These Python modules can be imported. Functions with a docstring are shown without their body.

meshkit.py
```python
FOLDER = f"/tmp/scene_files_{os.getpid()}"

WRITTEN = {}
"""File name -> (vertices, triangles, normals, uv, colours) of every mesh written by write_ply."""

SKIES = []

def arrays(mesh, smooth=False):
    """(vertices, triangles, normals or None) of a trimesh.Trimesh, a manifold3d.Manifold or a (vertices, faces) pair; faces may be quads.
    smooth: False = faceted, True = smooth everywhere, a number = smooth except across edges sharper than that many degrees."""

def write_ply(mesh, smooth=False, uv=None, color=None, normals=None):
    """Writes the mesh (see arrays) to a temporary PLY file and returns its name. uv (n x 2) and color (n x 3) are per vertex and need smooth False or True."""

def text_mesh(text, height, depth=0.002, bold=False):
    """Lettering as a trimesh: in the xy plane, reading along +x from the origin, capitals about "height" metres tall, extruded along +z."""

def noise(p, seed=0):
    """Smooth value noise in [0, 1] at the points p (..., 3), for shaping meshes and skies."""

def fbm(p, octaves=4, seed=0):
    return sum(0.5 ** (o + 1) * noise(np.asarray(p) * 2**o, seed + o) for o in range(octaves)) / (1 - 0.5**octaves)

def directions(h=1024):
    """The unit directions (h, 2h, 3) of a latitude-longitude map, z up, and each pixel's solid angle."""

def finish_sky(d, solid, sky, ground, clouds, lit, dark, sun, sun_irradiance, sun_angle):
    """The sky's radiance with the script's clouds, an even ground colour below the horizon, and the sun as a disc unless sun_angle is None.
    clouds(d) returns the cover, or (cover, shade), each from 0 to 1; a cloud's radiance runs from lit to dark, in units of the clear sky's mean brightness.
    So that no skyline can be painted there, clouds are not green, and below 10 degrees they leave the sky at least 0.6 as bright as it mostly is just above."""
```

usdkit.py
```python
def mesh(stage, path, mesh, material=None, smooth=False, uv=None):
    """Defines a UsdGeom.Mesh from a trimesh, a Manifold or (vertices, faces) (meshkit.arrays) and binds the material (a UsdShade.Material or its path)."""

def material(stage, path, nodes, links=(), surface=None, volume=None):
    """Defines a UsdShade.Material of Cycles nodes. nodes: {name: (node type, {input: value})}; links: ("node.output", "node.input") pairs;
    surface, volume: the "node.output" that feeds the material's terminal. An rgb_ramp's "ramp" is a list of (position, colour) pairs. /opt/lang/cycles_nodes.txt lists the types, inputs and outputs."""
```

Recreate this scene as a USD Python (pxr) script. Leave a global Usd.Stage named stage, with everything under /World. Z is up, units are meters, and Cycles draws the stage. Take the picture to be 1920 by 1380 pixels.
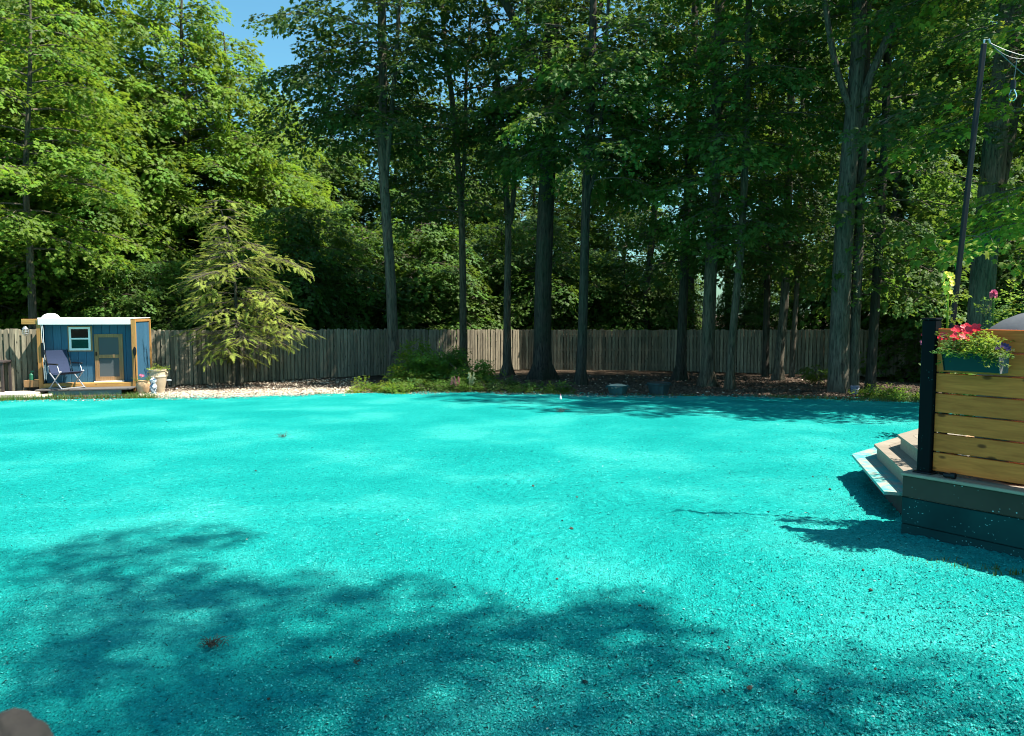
import math, random
import numpy as np, trimesh, manifold3d, usdkit, meshkit
from shapely.geometry import Polygon
from pxr import Usd, UsdGeom, UsdLux, UsdShade, Gf, Sdf, Vt

rng = np.random.default_rng(11)
random.seed(11)
PI = math.pi
stage = Usd.Stage.CreateInMemory()
UsdGeom.SetStageUpAxis(stage, 'Z')
UsdGeom.SetStageMetersPerUnit(stage, 1.0)
UsdGeom.Xform.Define(stage, '/World')
stage.SetDefaultPrim(stage.GetPrimAtPath('/World'))

# ------------------------------------------------------------------ camera, sky, sun, exposure
CAM = np.array([0, 0, 1.8]); FPX = 1442.0; HOR = 582.0
PITCH = math.atan((690 - HOR) / FPX)
cam = UsdGeom.Camera.Define(stage, '/World/camera')
cam.AddTranslateOp().Set(Gf.Vec3d(*map(float, CAM)))
cam.AddRotateXOp().Set(90 - math.degrees(PITCH))
cam.CreateHorizontalApertureAttr(36.0)
cam.CreateVerticalApertureAttr(36.0 * 736 / 1024)
cam.CreateFocalLengthAttr(36.0 * FPX / 1920)
cam.CreateClippingRangeAttr(Gf.Vec2f(0.05, 2000))
cam.CreateFStopAttr(5.0)
cam.CreateFocusDistanceAttr(11.0)
cam.CreateExposureAttr(1.45)
SUN_EL, SUN_AZ = math.radians(59), math.radians(101)      # azimuth = atan2(x, y) of the direction towards the sun
S = np.array([math.cos(SUN_EL) * math.sin(SUN_AZ), math.cos(SUN_EL) * math.cos(SUN_AZ), math.sin(SUN_EL)])
sun = UsdLux.DistantLight.Define(stage, '/World/sun')
sun.CreateIntensityAttr(1.25); sun.CreateAngleAttr(0.65); sun.CreateNormalizeAttr(True)
sun.CreateColorAttr(Gf.Vec3f(1.0, 0.95, 0.85))
_x = np.cross([0, 0, 1.0], S); _x /= np.linalg.norm(_x); _y = np.cross(S, _x)
sun.AddTransformOp().Set(Gf.Matrix4d(*map(float, [*_x, 0, *_y, 0, *S, 0, 0, 0, 30, 1])))
sky = UsdLux.DomeLight.Define(stage, '/World/sky')
skym = usdkit.material(stage, '/World/Looks/sky', {
    'sky': ('sky_texture', {'sky_type': 'single_scattering', 'sun_disc': False, 'sun_elevation': SUN_EL, 'sun_rotation': SUN_AZ, 'air_density': 1.3, 'aerosol_density': 1.2, 'ozone_density': 1.0}),
    'tint': ('mix_color', {'blend_type': 'multiply', 'fac': 1.0, 'b': (.64, 1.16, 1.24), 'use_clamp': False}),
    'b': ('background_shader', {'strength': 0.058})}, [('sky.color', 'tint.a'), ('tint.result', 'b.color')], surface='b.background')
UsdShade.MaterialBindingAPI.Apply(sky.GetPrim()).Bind(skym)
sky.GetPrim().SetCustomDataByKey('kind', 'structure')

# ------------------------------------------------------------------ pixel <-> world (only used to find where things stand)
_cp, _sp = math.cos(PITCH), math.sin(PITCH)
def ray(px, py):
    a, b = (px - 960) / FPX, (690 - py) / FPX
    return np.array([a, _cp + b * _sp, -_sp + b * _cp])
def at(px, py, Y):
    d = ray(px, py); return CAM + d * (Y / d[1])
def on_plane(px, py, p0, n):
    d = ray(px, py); return CAM + d * (np.dot(np.asarray(p0) - CAM, n) / np.dot(d, n))
def at_z(px, py, z):
    d = ray(px, py); return CAM + d * ((z - CAM[2]) / d[2])
def tz(x, y):
    y = np.asarray(y, float); x = np.asarray(x, float)
    t = np.clip(y - 5, 0, 29)
    return -0.026 * t * np.clip(t / 3, 0, 1) ** 0.5 + 0.05 * (meshkit.noise(np.stack([x * .22, y * .22, 0 * x], -1), 3) - .5) * np.clip((y - 7) / 5, 0, 1)
def ground(px, py):
    Y = 10.0
    for _ in range(40):
        p = at(px, py, Y); z = float(tz(p[0], Y)); d = ray(px, py)
        Yn = d[1] * (z - CAM[2]) / d[2]; Y = .5 * Y + .5 * Yn
    return np.array([at(px, py, Y)[0], Y, float(tz(at(px, py, Y)[0], Y))])
def nrm(v):
    v = np.asarray(v, float); return v / np.linalg.norm(v)

# ------------------------------------------------------------------ scene helpers
used = {}
def numbered(parent, name):
    k = used.get((parent, name), 0); used[(parent, name)] = k + 1
    return f'{parent}/{name}' + (f'_{k:03d}' if k else '')
def tag(prim, label=None, cat=None, group=None, kind=None):
    p = prim.GetPrim() if hasattr(prim, 'GetPrim') else prim
    for k, v in (('label', label), ('category', cat), ('group', group), ('kind', kind)):
        if v: p.SetCustomDataByKey(k, v)
    return p
def path_of(parent):
    return '/World' if parent is None else str(parent.GetPath())
def obj(name, mesh, m, parent=None, smooth=False, label=None, kind=None):
    u = usdkit.mesh(stage, numbered(path_of(parent), name), mesh, m, smooth)
    p = u.GetPrim(); tag(p, label, None, None, kind); return p
def thing(name, label, cat, loc=(0, 0, 0), rotz=0.0, group=None):
    x = UsdGeom.Xform.Define(stage, numbered('/World', name))
    x.AddTranslateOp().Set(Gf.Vec3d(*map(float, loc)))
    if rotz: x.AddRotateZOp().Set(math.degrees(rotz))
    return tag(x, label, cat, group)
def copy_of(root, loc, rotz, scale=1.0, label=None, group=None, flip=False):
    was = root.GetCustomData(); base = root.GetName()
    x = UsdGeom.Xform.Define(stage, numbered('/World', base.rstrip('0123456789').rstrip('_')))
    x.GetPrim().GetReferences().AddInternalReference(root.GetPath())
    x.ClearXformOpOrder()
    for n in [a.GetName() for a in x.GetPrim().GetAttributes() if a.GetName().startswith('xformOp:')]:
        x.GetPrim().RemoveProperty(n)
    m = np.eye(4); c, s = math.cos(rotz), math.sin(rotz)
    sc = np.broadcast_to(np.asarray(scale, float), 3)
    m[:3, :3] = np.array([[c, s, 0], [-s, c, 0], [0, 0, 1]]) * sc[:, None]; m[3, :3] = loc
    x.AddTransformOp(opSuffix='place').Set(Gf.Matrix4d(*map(float, m.ravel())))
    return tag(x, label or was.get('label'), was.get('category'), group or was.get('group'))
def instancer(name, parent, protos, pos, quat, scl, idx, label=None, kind='stuff', cat=None):
    """protos: [(name, mesh, material)]"""
    pi = UsdGeom.PointInstancer.Define(stage, numbered(path_of(parent), name))
    kids = [obj(n, m, mt, pi.GetPrim()).GetPath() for n, m, mt in protos]
    pi.CreatePrototypesRel().SetTargets(kids)
    pi.CreatePositionsAttr(Vt.Vec3fArray.FromNumpy(np.ascontiguousarray(pos, np.float32)))
    pi.CreateOrientationsAttr(Vt.QuathArray.FromNumpy(np.ascontiguousarray(quat, np.float16)))
    pi.CreateScalesAttr(Vt.Vec3fArray.FromNumpy(np.ascontiguousarray(np.repeat(np.asarray(scl).reshape(-1, 1), 3, 1), np.float32)))
    pi.CreateProtoIndicesAttr(Vt.IntArray.FromNumpy(np.ascontiguousarray(idx, np.int32)))
    return tag(pi, label, cat, None, kind)
def quats(R):
    """(n,3,3) rotation matrices (columns = axes) -> (n,4) x y z w"""
    from scipy.spatial.transform import Rotation
    return Rotation.from_matrix(R).as_quat()
def frames(x, up):
    """x: (n,3) local x axes; up: (n,3) approximate local z axes"""
    x = x / np.linalg.norm(x, axis=1, keepdims=True)
    y = np.cross(up, x); y /= np.linalg.norm(y, axis=1, keepdims=True) + 1e-9
    return np.stack([x, y, np.cross(x, y)], -1)

class MB:
    def __init__(s): s.v, s.f, s.n = [], [], 0
    def add(s, v, f=None):
        if f is None: v, f = np.asarray(v.vertices), np.asarray(v.faces)
        s.v.append(np.asarray(v, float)); s.f.append(np.asarray(f, int) + s.n); s.n += len(v); return s
    def box(s, size, loc=(0, 0, 0), R=None, c=0.0):
        m = cbox(size, c); v = np.asarray(m.vertices)
        if R is not None: v = v @ np.asarray(R).T
        return s.add(v + np.asarray(loc), m.faces)
    def bar(s, a, b, w, h, up=(0, 0, 1), c=0.0):
        a, b = np.asarray(a, float), np.asarray(b, float); d = b - a; L = np.linalg.norm(d)
        R = frames(d[None], np.asarray(up, float)[None])[0]
        return s.box((L, w, h), (a + b) / 2, R, c)
    def tube(s, pts, r, sides=6, cap=True):
        v, f = tube(pts, r, sides, cap); return s.add(v, f)
    def get(s):
        return (np.vstack(s.v), np.vstack(s.f))
def cbox(size, c=0.0):
    sx, sy, sz = [x / 2 for x in size]
    if c <= 0: return trimesh.creation.box(size)
    P = []
    for a in (-1, 1):
        for b in (-1, 1):
            for d in (-1, 1):
                P += [(a * sx, b * (sy - c), d * (sz - c)), (a * (sx - c), b * sy, d * (sz - c)), (a * (sx - c), b * (sy - c), d * sz)]
    return trimesh.convex.convex_hull(np.array(P))
def tube(pts, r, sides=6, cap=True):
    p = np.asarray(pts, float); n = len(p); r = np.broadcast_to(np.asarray(r, float), (n,))
    t = np.gradient(p, axis=0); t /= np.linalg.norm(t, axis=1, keepdims=True) + 1e-12
    ref = np.array([1.0, 0.13, 0]) if abs(t[:, 2]).mean() > .7 else np.array([0, 0, 1.0])
    a = np.cross(t, ref); a /= np.linalg.norm(a, axis=1, keepdims=True) + 1e-12
    b = np.cross(t, a); ang = np.arange(sides) * 2 * PI / sides
    v = p[:, None] + r[:, None, None] * (np.cos(ang)[None, :, None] * a[:, None] + np.sin(ang)[None, :, None] * b[:, None])
    i, j = np.meshgrid(np.arange(n - 1), np.arange(sides), indexing='ij')
    q = np.stack([i * sides + j, i * sides + (j + 1) % sides, (i + 1) * sides + (j + 1) % sides, (i + 1) * sides + j], -1).reshape(-1, 4)
    f = np.vstack([q[:, [0, 2, 1]], q[:, [0, 3, 2]]]); v = v.reshape(-1, 3)
    if cap:
        v = np.vstack([v, p[0], p[-1]]); m = n * sides; k = np.arange(sides)
        f = np.vstack([f, np.stack([np.full(sides, m), k, (k + 1) % sides], 1), np.stack([np.full(sides, m + 1), (n - 1) * sides + (k + 1) % sides, (n - 1) * sides + k], 1)])
    return v, f
def lathe(profile, sides=24):
    return trimesh.creation.revolve(np.asarray(profile, float), sections=sides)
def resample(p, n):
    p = np.asarray(p, float); d = np.r_[0, np.cumsum(np.linalg.norm(np.diff(p, axis=0), axis=1))]
    from scipy.interpolate import PchipInterpolator
    return PchipInterpolator(d, p)(np.linspace(0, d[-1], n))

# ------------------------------------------------------------------ materials
L = '/World/Looks/'
def mat(name, color, rough=0.7, vary=0.25, scale=8.0, bump=0.0, bump_scale=40.0, spec=0.4, metallic=0.0, coords='object', extra=None, rnd=0.0):
    c = np.asarray(color, float)
    nodes = {'tc': ('texture_coordinate', {}), 'n': ('noise_texture', {'scale': scale, 'detail': 5, 'roughness': .6}),
             'r': ('rgb_ramp', {'ramp': [(.28, tuple(c * (1 - vary))), (.72, tuple(np.minimum(c * (1 + vary), .95)))]}),
             'p': ('principled_bsdf', {'roughness': rough, 'specular_ior_level': spec, 'metallic': metallic, **(extra or {})})}
    links = [(f'tc.{coords}', 'n.vector'), ('n.fac', 'r.fac')]
    out = 'r.color'
    if rnd:
        nodes['oi'] = ('object_info', {}); nodes['mr'] = ('map_range', {'from_min': 0, 'from_max': 1, 'to_min': 1 - rnd, 'to_max': 1 + rnd}); nodes['hs'] = ('hsv', {})
        links += [('oi.random', 'mr.value'), ('mr.result', 'hs.value'), (out, 'hs.color')]; out = 'hs.color'
    links.append((out, 'p.base_color'))
    if bump:
        nodes['bn'] = ('noise_texture', {'scale': bump_scale, 'detail': 4}); nodes['b'] = ('bump', {'strength': 1.0, 'distance': bump})
        links += [(f'tc.{coords}', 'bn.vector'), ('bn.fac', 'b.height'), ('b.normal', 'p.normal')]
    return usdkit.material(stage, L + name, nodes, links, surface='p.BSDF')
def wood(name, light, dark, angle=0.0, axis='x', stretch=14.0, scale=3.0, rough=.6, knots=0.0, rnd=.12, bump=.0015, spec=.35):
    """Grain runs along one axis of world space turned by angle about z."""
    k = {'x': (1, stretch, stretch), 'y': (stretch, 1, stretch), 'z': (stretch, stretch, 1)}[axis]
    nodes = {'g': ('geometry', {}), 'vr': ('vector_rotate', {'rotate_type': 'z_axis', 'angle': -angle}), 'mp': ('mapping', {'mapping_type': 'point', 'scale': k}),
             'oi': ('object_info', {}), 'mul': ('math', {'math_type': 'multiply', 'value2': 37.0}), 'cx': ('combine_xyz', {}), 'ad': ('vector_math', {'math_type': 'add'}),
             'n': ('noise_texture', {'scale': scale, 'detail': 6, 'roughness': .62, 'distortion': .6}),
             'r': ('rgb_ramp', {'ramp': [(.25, dark), (.5, tuple((np.asarray(light) + np.asarray(dark)) / 2)), (.75, light)]}),
             'mr': ('map_range', {'to_min': 1 - rnd, 'to_max': 1 + rnd}), 'hs': ('hsv', {}),
             'b': ('bump', {'strength': 1.0, 'distance': bump}), 'p': ('principled_bsdf', {'roughness': rough, 'specular_ior_level': spec})}
    links = [('g.position', 'vr.vector'), ('vr.vector', 'ad.vector1'), ('oi.random', 'mul.value1'), ('mul.value', 'cx.x'), ('mul.value', 'cx.z'), ('cx.vector', 'ad.vector2'),
             ('ad.vector', 'mp.vector'), ('mp.vector', 'n.vector'), ('n.fac', 'r.fac'), ('oi.random', 'mr.value'), ('mr.result', 'hs.value'), ('n.fac', 'b.height'), ('b.normal', 'p.normal')]
    out = 'r.color'
    if knots:
        kk = {'x': (1, 2.2, 2.2), 'y': (2.2, 1, 2.2), 'z': (2.2, 2.2, 1)}[axis]
        nodes |= {'mk': ('mapping', {'mapping_type': 'point', 'scale': kk}), 'vk': ('voronoi_texture', {'scale': knots, 'randomness': 1.0}),
                  'rk': ('rgb_ramp', {'ramp': [(.0, (1, 1, 1)), (.08, (.85, .85, .85)), (.14, (0, 0, 0))]}), 'mx': ('mix_color', {'b': tuple(np.asarray(dark) * .3)})}
        links += [('ad.vector', 'mk.vector'), ('mk.vector', 'vk.vector'), ('vk.distance', 'rk.fac'), ('rk.color', 'mx.fac'), (out, 'mx.a')]; out = 'mx.result'
    links += [(out, 'hs.color'), ('hs.color', 'p.base_color')]
    return usdkit.material(stage, L + name, nodes, links, surface='p.BSDF')
def leafmat(name, light, dark, trans, tfac=.35, clump=.35, rough=.55, spec=.2, rnd=.3):
    nodes = {'g': ('geometry', {}), 'n': ('noise_texture', {'scale': clump, 'detail': 3, 'roughness': .6}), 'r': ('rgb_ramp', {'ramp': [(.32, dark), (.68, light)]}),
             'oi': ('object_info', {}), 'mr': ('map_range', {'to_min': 1 - rnd, 'to_max': 1 + rnd}), 'hs': ('hsv', {}), 'hh': ('map_range', {'to_min': .485, 'to_max': .515}),
             'rt': ('rgb_ramp', {'ramp': [(.32, tuple(np.asarray(trans) * .75)), (.68, trans)]}), 'ht': ('hsv', {}),
             'p': ('principled_bsdf', {'roughness': rough, 'specular_ior_level': spec}), 't': ('translucent_bsdf', {}), 'm': ('mix_closure', {'fac': tfac})}
    links = [('g.position', 'n.vector'), ('n.fac', 'r.fac'), ('n.fac', 'rt.fac'), ('oi.random', 'mr.value'), ('oi.random', 'hh.value'), ('hh.result', 'hs.hue'), ('mr.result', 'hs.value'), ('r.color', 'hs.color'),
             ('mr.result', 'ht.value'), ('hh.result', 'ht.hue'), ('rt.color', 'ht.color'), ('hs.color', 'p.base_color'), ('ht.color', 't.color'), ('p.BSDF', 'm.closure1'), ('t.BSDF', 'm.closure2')]
    return usdkit.material(stage, L + name, nodes, links, surface='m.closure')
def bark(name, light, dark, moss=0.0):
    nodes = {'tc': ('texture_coordinate', {}), 'mp': ('mapping', {'mapping_type': 'point', 'scale': (6.5, 6.5, .9)}), 'n': ('noise_texture', {'scale': 3.2, 'detail': 8, 'roughness': .68, 'distortion': .5}),
             'r': ('rgb_ramp', {'ramp': [(.36, tuple(np.asarray(dark) * .7)), (.48, tuple((np.asarray(light) + np.asarray(dark)) / 2)), (.62, light)]}), 'n2': ('noise_texture', {'scale': 1.3, 'detail': 4}),
             'r2': ('rgb_ramp', {'ramp': [(.4, (0, 0, 0)), (.65, (1, 1, 1))]}), 'mf': ('math', {'math_type': 'multiply', 'value2': moss}), 'mx': ('mix_color', {'b': (.035, .06, .03)}),
             'b': ('bump', {'strength': 1.0, 'distance': .09}), 'p': ('principled_bsdf', {'roughness': .9, 'specular_ior_level': .2})}
    links = [('tc.object', 'mp.vector'), ('mp.vector', 'n.vector'), ('n.fac', 'r.fac'), ('tc.object', 'n2.vector'), ('n2.fac', 'r2.fac'), ('r2.color', 'mf.value1'), ('mf.value', 'mx.fac'), ('r.color', 'mx.a'),
             ('mx.result', 'p.base_color'), ('n.fac', 'b.height'), ('b.normal', 'p.normal')]
    return usdkit.material(stage, L + name, nodes, links, surface='p.BSDF')

M = {}
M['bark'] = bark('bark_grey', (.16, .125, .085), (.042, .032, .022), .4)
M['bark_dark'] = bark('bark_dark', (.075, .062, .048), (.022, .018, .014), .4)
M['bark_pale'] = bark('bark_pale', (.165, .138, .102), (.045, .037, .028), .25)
M['twig'] = mat('twig_brown', (.09, .07, .05), .85)
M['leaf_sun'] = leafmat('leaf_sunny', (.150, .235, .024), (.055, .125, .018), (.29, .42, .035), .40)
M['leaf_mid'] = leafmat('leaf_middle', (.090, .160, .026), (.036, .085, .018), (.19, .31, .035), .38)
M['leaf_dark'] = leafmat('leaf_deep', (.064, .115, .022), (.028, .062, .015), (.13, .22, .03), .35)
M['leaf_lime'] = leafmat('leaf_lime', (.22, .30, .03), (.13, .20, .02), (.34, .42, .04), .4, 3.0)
M['hemlock'] = leafmat('hemlock_needles', (.40, .45, .085), (.24, .29, .05), (.46, .51, .10), .38, .8)
M['fence'] = wood('weathered_picket', (.31, .265, .185), (.085, .074, .054), 0, 'z', 9, 2.2, .85, 3.2, .34, .002, .2)
M['fence_rail'] = wood('weathered_rail', (.36, .30, .21), (.17, .14, .10), .7, 'x', 14, 3, .85, 0, .1, .002, .2)
M['cedar'] = wood('orange_cedar', (.52, .28, .085), (.30, .13, .035), 0, 'z', 12, 3, .6, 0, .12)
M['cedar_h'] = wood('orange_cedar_beam', (.56, .31, .09), (.32, .15, .04), .22, 'x', 12, 3, .6, 3.0, .12)
M['door_wood'] = wood('door_timber', (.38, .22, .10), (.22, .115, .045), 0, 'z', 12, 3, .6, 0, .1)
M['blue'] = wood('blue_siding', (.046, .140, .225), (.026, .085, .145), 0, 'z', 22, 4.0, .6, 0, .10, .001, .25)
M['white'] = mat('white_paint', (.80, .80, .78), .5, .04, 5)
M['roofwhite'] = mat('white_roofing', (.78, .78, .76), .45, .06, 4)
M['black'] = mat('black_metal', (.006, .0065, .008), .45, .3, 30, spec=.25)
M['mesh'] = mat('grey_screen_mesh', (.085, .10, .105), .8, .08, 120, spec=.2)
M['chairblue'] = mat('slate_blue_fabric', (.026, .037, .075), .85, .12, 60, spec=.15)
M['tubegrey'] = mat('grey_tube_metal', (.42, .43, .45), .35, .1, 20, metallic=.6)
M['glassdark'] = usdkit.material(stage, L + 'window_glass', {'t': ('transparent_bsdf', {'color': (.75, .8, .78)}), 'g': ('glossy_bsdf', {'roughness': .02, 'color': (.5, .5, .5)}), 'f': ('fresnel', {'IOR': 1.5}), 'm': ('mix_closure', {})},
    [('f.fac', 'm.fac'), ('t.BSDF', 'm.closure1'), ('g.BSDF', 'm.closure2')], surface='m.closure')
M['dark_inside'] = mat('dark_interior', (.03, .03, .03), .9)
M['terracotta'] = mat('pale_terracotta', (.52, .34, .19), .8, .18, 9, .002, 40)
M['stonepot'] = mat('cream_stoneware', (.47, .37, .25), .75, .15, 7, .002, 40)
M['ceramic'] = usdkit.material(stage, L + 'blue_white_ceramic', {'tc': ('texture_coordinate', {}), 'n': ('noise_texture', {'scale': 11, 'detail': 2, 'distortion': 1.2}), 'r': ('rgb_ramp', {'ramp': [(.47, (.04, .09, .14)), (.53, (.60, .68, .72))]}), 'p': ('principled_bsdf', {'roughness': .2})},
    [('tc.object', 'n.vector'), ('n.fac', 'r.fac'), ('r.color', 'p.base_color')], surface='p.BSDF')
M['tub'] = mat('teal_stained_tub', (.014, .058, .060), .65, .35, 6, .002, 40)
M['tub_dark'] = mat('dark_tub', (.012, .030, .032), .7, .4, 6, .002, 40)
M['bucket'] = mat('blue_grey_plastic', (.12, .14, .20), .5, .1, 6)
M['soil'] = mat('potting_soil', (.04, .03, .022), .95, .4, 30)
M['red'] = mat('red_petal', (.62, .012, .030), .55, .25, 30)
M['pink'] = mat('pink_petal', (.68, .14, .24), .55, .25, 30)
M['yellow'] = mat('yellow_petal', (.85, .74, .10), .55, .12, 30)
M['purple'] = mat('purple_petal', (.035, .010, .075), .6, .3, 30)
M['planter'] = mat('dark_teal_planter', (.003, .022, .023), .6, .1, 5, spec=.2)
M['planter_end'] = mat('grey_planter_end', (.13, .13, .13), .7, .3, 20)
M['grill'] = mat('grey_grill_cover', (.085, .09, .10), .65, .1, 5, .003, 14)
M['clear_glass'] = usdkit.material(stage, L + 'bulb_glass', {'t': ('transparent_bsdf', {'color': (.93, .96, .95)}), 'g': ('glossy_bsdf', {'roughness': .03, 'color': (1, 1, 1)}), 'f': ('layer_weight', {'blend': .2}), 'm': ('mix_closure', {})},
    [('f.fresnel', 'm.fac'), ('t.BSDF', 'm.closure1'), ('g.BSDF', 'm.closure2')], surface='m.closure')
M['slab'] = mat('beige_stone', (.55, .47, .36), .85, .2, 5, .004, 30)
M['rock'] = mat('dark_grey_rock', (.014, .012, .010), .9, .5, 7, .01, 18)
M['chip'] = mat('pale_wood_chip', (.60, .50, .38), .85, .3, 3, rnd=.35)
M['chip_dark'] = mat('brown_mulch_chip', (.085, .055, .036), .9, .4, 3, rnd=.4)
M['grass'] = leafmat('grass_blade', (.10, .16, .03), (.06, .11, .02), (.16, .22, .04), .3, 2.0)
M['debris'] = mat('dry_brown_debris', (.06, .045, .03), .9, .4, 10)

# --- hydroseeded lawn: turquoise wood-fibre mulch
M['lawn'] = usdkit.material(stage, L + 'turquoise_hydromulch', {
    'g': ('geometry', {}), 'n1': ('noise_texture', {'scale': .55, 'detail': 4, 'roughness': .55}), 'n2': ('noise_texture', {'scale': 38, 'detail': 5, 'roughness': .7}),
    'r1': ('rgb_ramp', {'ramp': [(.36, (.004, .258, .234)), (.5, (.008, .300, .270)), (.64, (.026, .365, .322))]}),
    'r2': ('rgb_ramp', {'ramp': [(.30, (.30, .34, .36)), (.41, (.86, .88, .88)), (.58, (1.0, 1.0, 1.0)), (.72, (1.6, 1.3, 1.28))]}),
    'mx': ('mix_color', {'blend_type': 'multiply', 'fac': 1.0, 'use_clamp': False}),
    'vo': ('voronoi_texture', {'scale': 75}), 'b2': ('bump', {'strength': 1.0, 'distance': .012}), 'b1': ('bump', {'strength': .9, 'distance': .02}),
    'n3': ('noise_texture', {'scale': 19.0, 'detail': 4, 'roughness': .75}), 'rs': ('rgb_ramp', {'ramp': [(.30, (.55, .58, .60)), (.40, (.93, .94, .95)), (.58, (1.0, 1.0, 1.0)), (.66, (3.0, 1.22, 1.2))]}), 'mx2': ('mix_color', {'blend_type': 'multiply', 'fac': 1.0, 'use_clamp': False}),
    'p': ('principled_bsdf', {'roughness': .9, 'specular_ior_level': .05})},
    [('g.position', 'n3.vector'), ('n3.fac', 'rs.fac'), ('mx.result', 'mx2.a'), ('rs.color', 'mx2.b'), ('g.position', 'n1.vector'), ('g.position', 'n2.vector'), ('g.position', 'vo.vector'), ('n1.fac', 'r1.fac'), ('n2.fac', 'r2.fac'), ('r1.color', 'mx.a'), ('r2.color', 'mx.b'), ('mx2.result', 'p.base_color'),
     ('n2.fac', 'b1.height'), ('vo.distance', 'b2.height'), ('b1.normal', 'b2.normal'), ('b2.normal', 'p.normal')], surface='p.BSDF')
for nm, c in (('flake_mid', (.008, .25, .228)), ('flake_light', (.05, .40, .355)), ('flake_pale', (.36, .58, .55)), ('flake_dark', (.006, .028, .028))):
    M[nm] = mat(nm.replace('flake', 'mulch_fibre'), c, .85, .2, 3, rnd=.3, spec=.15)
M['floor'] = usdkit.material(stage, L + 'forest_floor', {
    'g': ('geometry', {}), 'n': ('noise_texture', {'scale': 1.3, 'detail': 7, 'roughness': .7}), 'r': ('rgb_ramp', {'ramp': [(.35, (.03, .022, .015)), (.55, (.068, .048, .033)), (.72, (.13, .095, .068))]}),
    'n2': ('noise_texture', {'scale': 30, 'detail': 4}), 'b': ('bump', {'strength': 1.0, 'distance': .03}), 'p': ('principled_bsdf', {'roughness': .95, 'specular_ior_level': .1})},
    [('g.position', 'n.vector'), ('n.fac', 'r.fac'), ('r.color', 'p.base_color'), ('g.position', 'n2.vector'), ('n2.fac', 'b.height'), ('b.normal', 'p.normal')], surface='p.BSDF')

# ------------------------------------------------------------------ the ground
def grid(xs, ys, zf):
    X, Y = np.meshgrid(xs, ys, indexing='ij'); Z = zf(X, Y)
    return gridmesh(X, Y, Z)
def gridmesh(X, Y, Z):
    n, m = X.shape; v = np.stack([X, Y, Z], -1).reshape(-1, 3)
    i, j = np.meshgrid(np.arange(n - 1), np.arange(m - 1), indexing='ij'); a = (i * m + j).ravel()
    return v, np.vstack([np.stack([a, a + m, a + m + 1], 1), np.stack([a, a + m + 1, a + 1], 1)])
EDGE = [(-40, 756), (0, 752), (120, 750), (255, 749), (330, 747), (470, 745), (600, 741), (700, 738), (860, 738), (1000, 740), (1150, 743), (1300, 745), (1500, 748), (1640, 751), (1725, 754), (1800, 757)]
EP = np.array([ground(a, b)[:2] for a, b in EDGE])
def edge_y(x):
    x = np.asarray(x, float)
    y = np.interp(x, EP[:, 0], EP[:, 1])
    return y + .28 * (meshkit.fbm(np.stack([x * 1.1, 0 * x, 0 * x], -1), 4, 5) - .5) + .30 * (meshkit.fbm(np.stack([x * 5.3, 0 * x + 9, 0 * x], -1), 3, 6) - .5)
xs = np.unique(np.r_[np.linspace(-400, -40, 16), np.linspace(-40, 40, 241), np.linspace(40, 400, 16)])
ys = np.unique(np.r_[np.linspace(-200, -6, 14), np.linspace(-6, 60, 199), np.linspace(60, 500, 16)])
tag(obj('ground', grid(xs, ys, lambda x, y: tz(x, y) - .012 - .09 * np.clip((edge_y(x) - .5 - y) / .6, 0, 1) * (np.abs(x) < 15.5)), M['floor'], smooth=True), 'dark brown forest floor of mulch and leaf litter', 'ground', kind='structure')
u = np.linspace(-1, 1, 560); lx = 16.5 * np.sign(u) * np.abs(u) ** 1.45
tt = np.linspace(0, 1, 620)
LX = np.repeat(lx[:, None], len(tt), 1)
e = edge_y(lx)[:, None]
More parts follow.
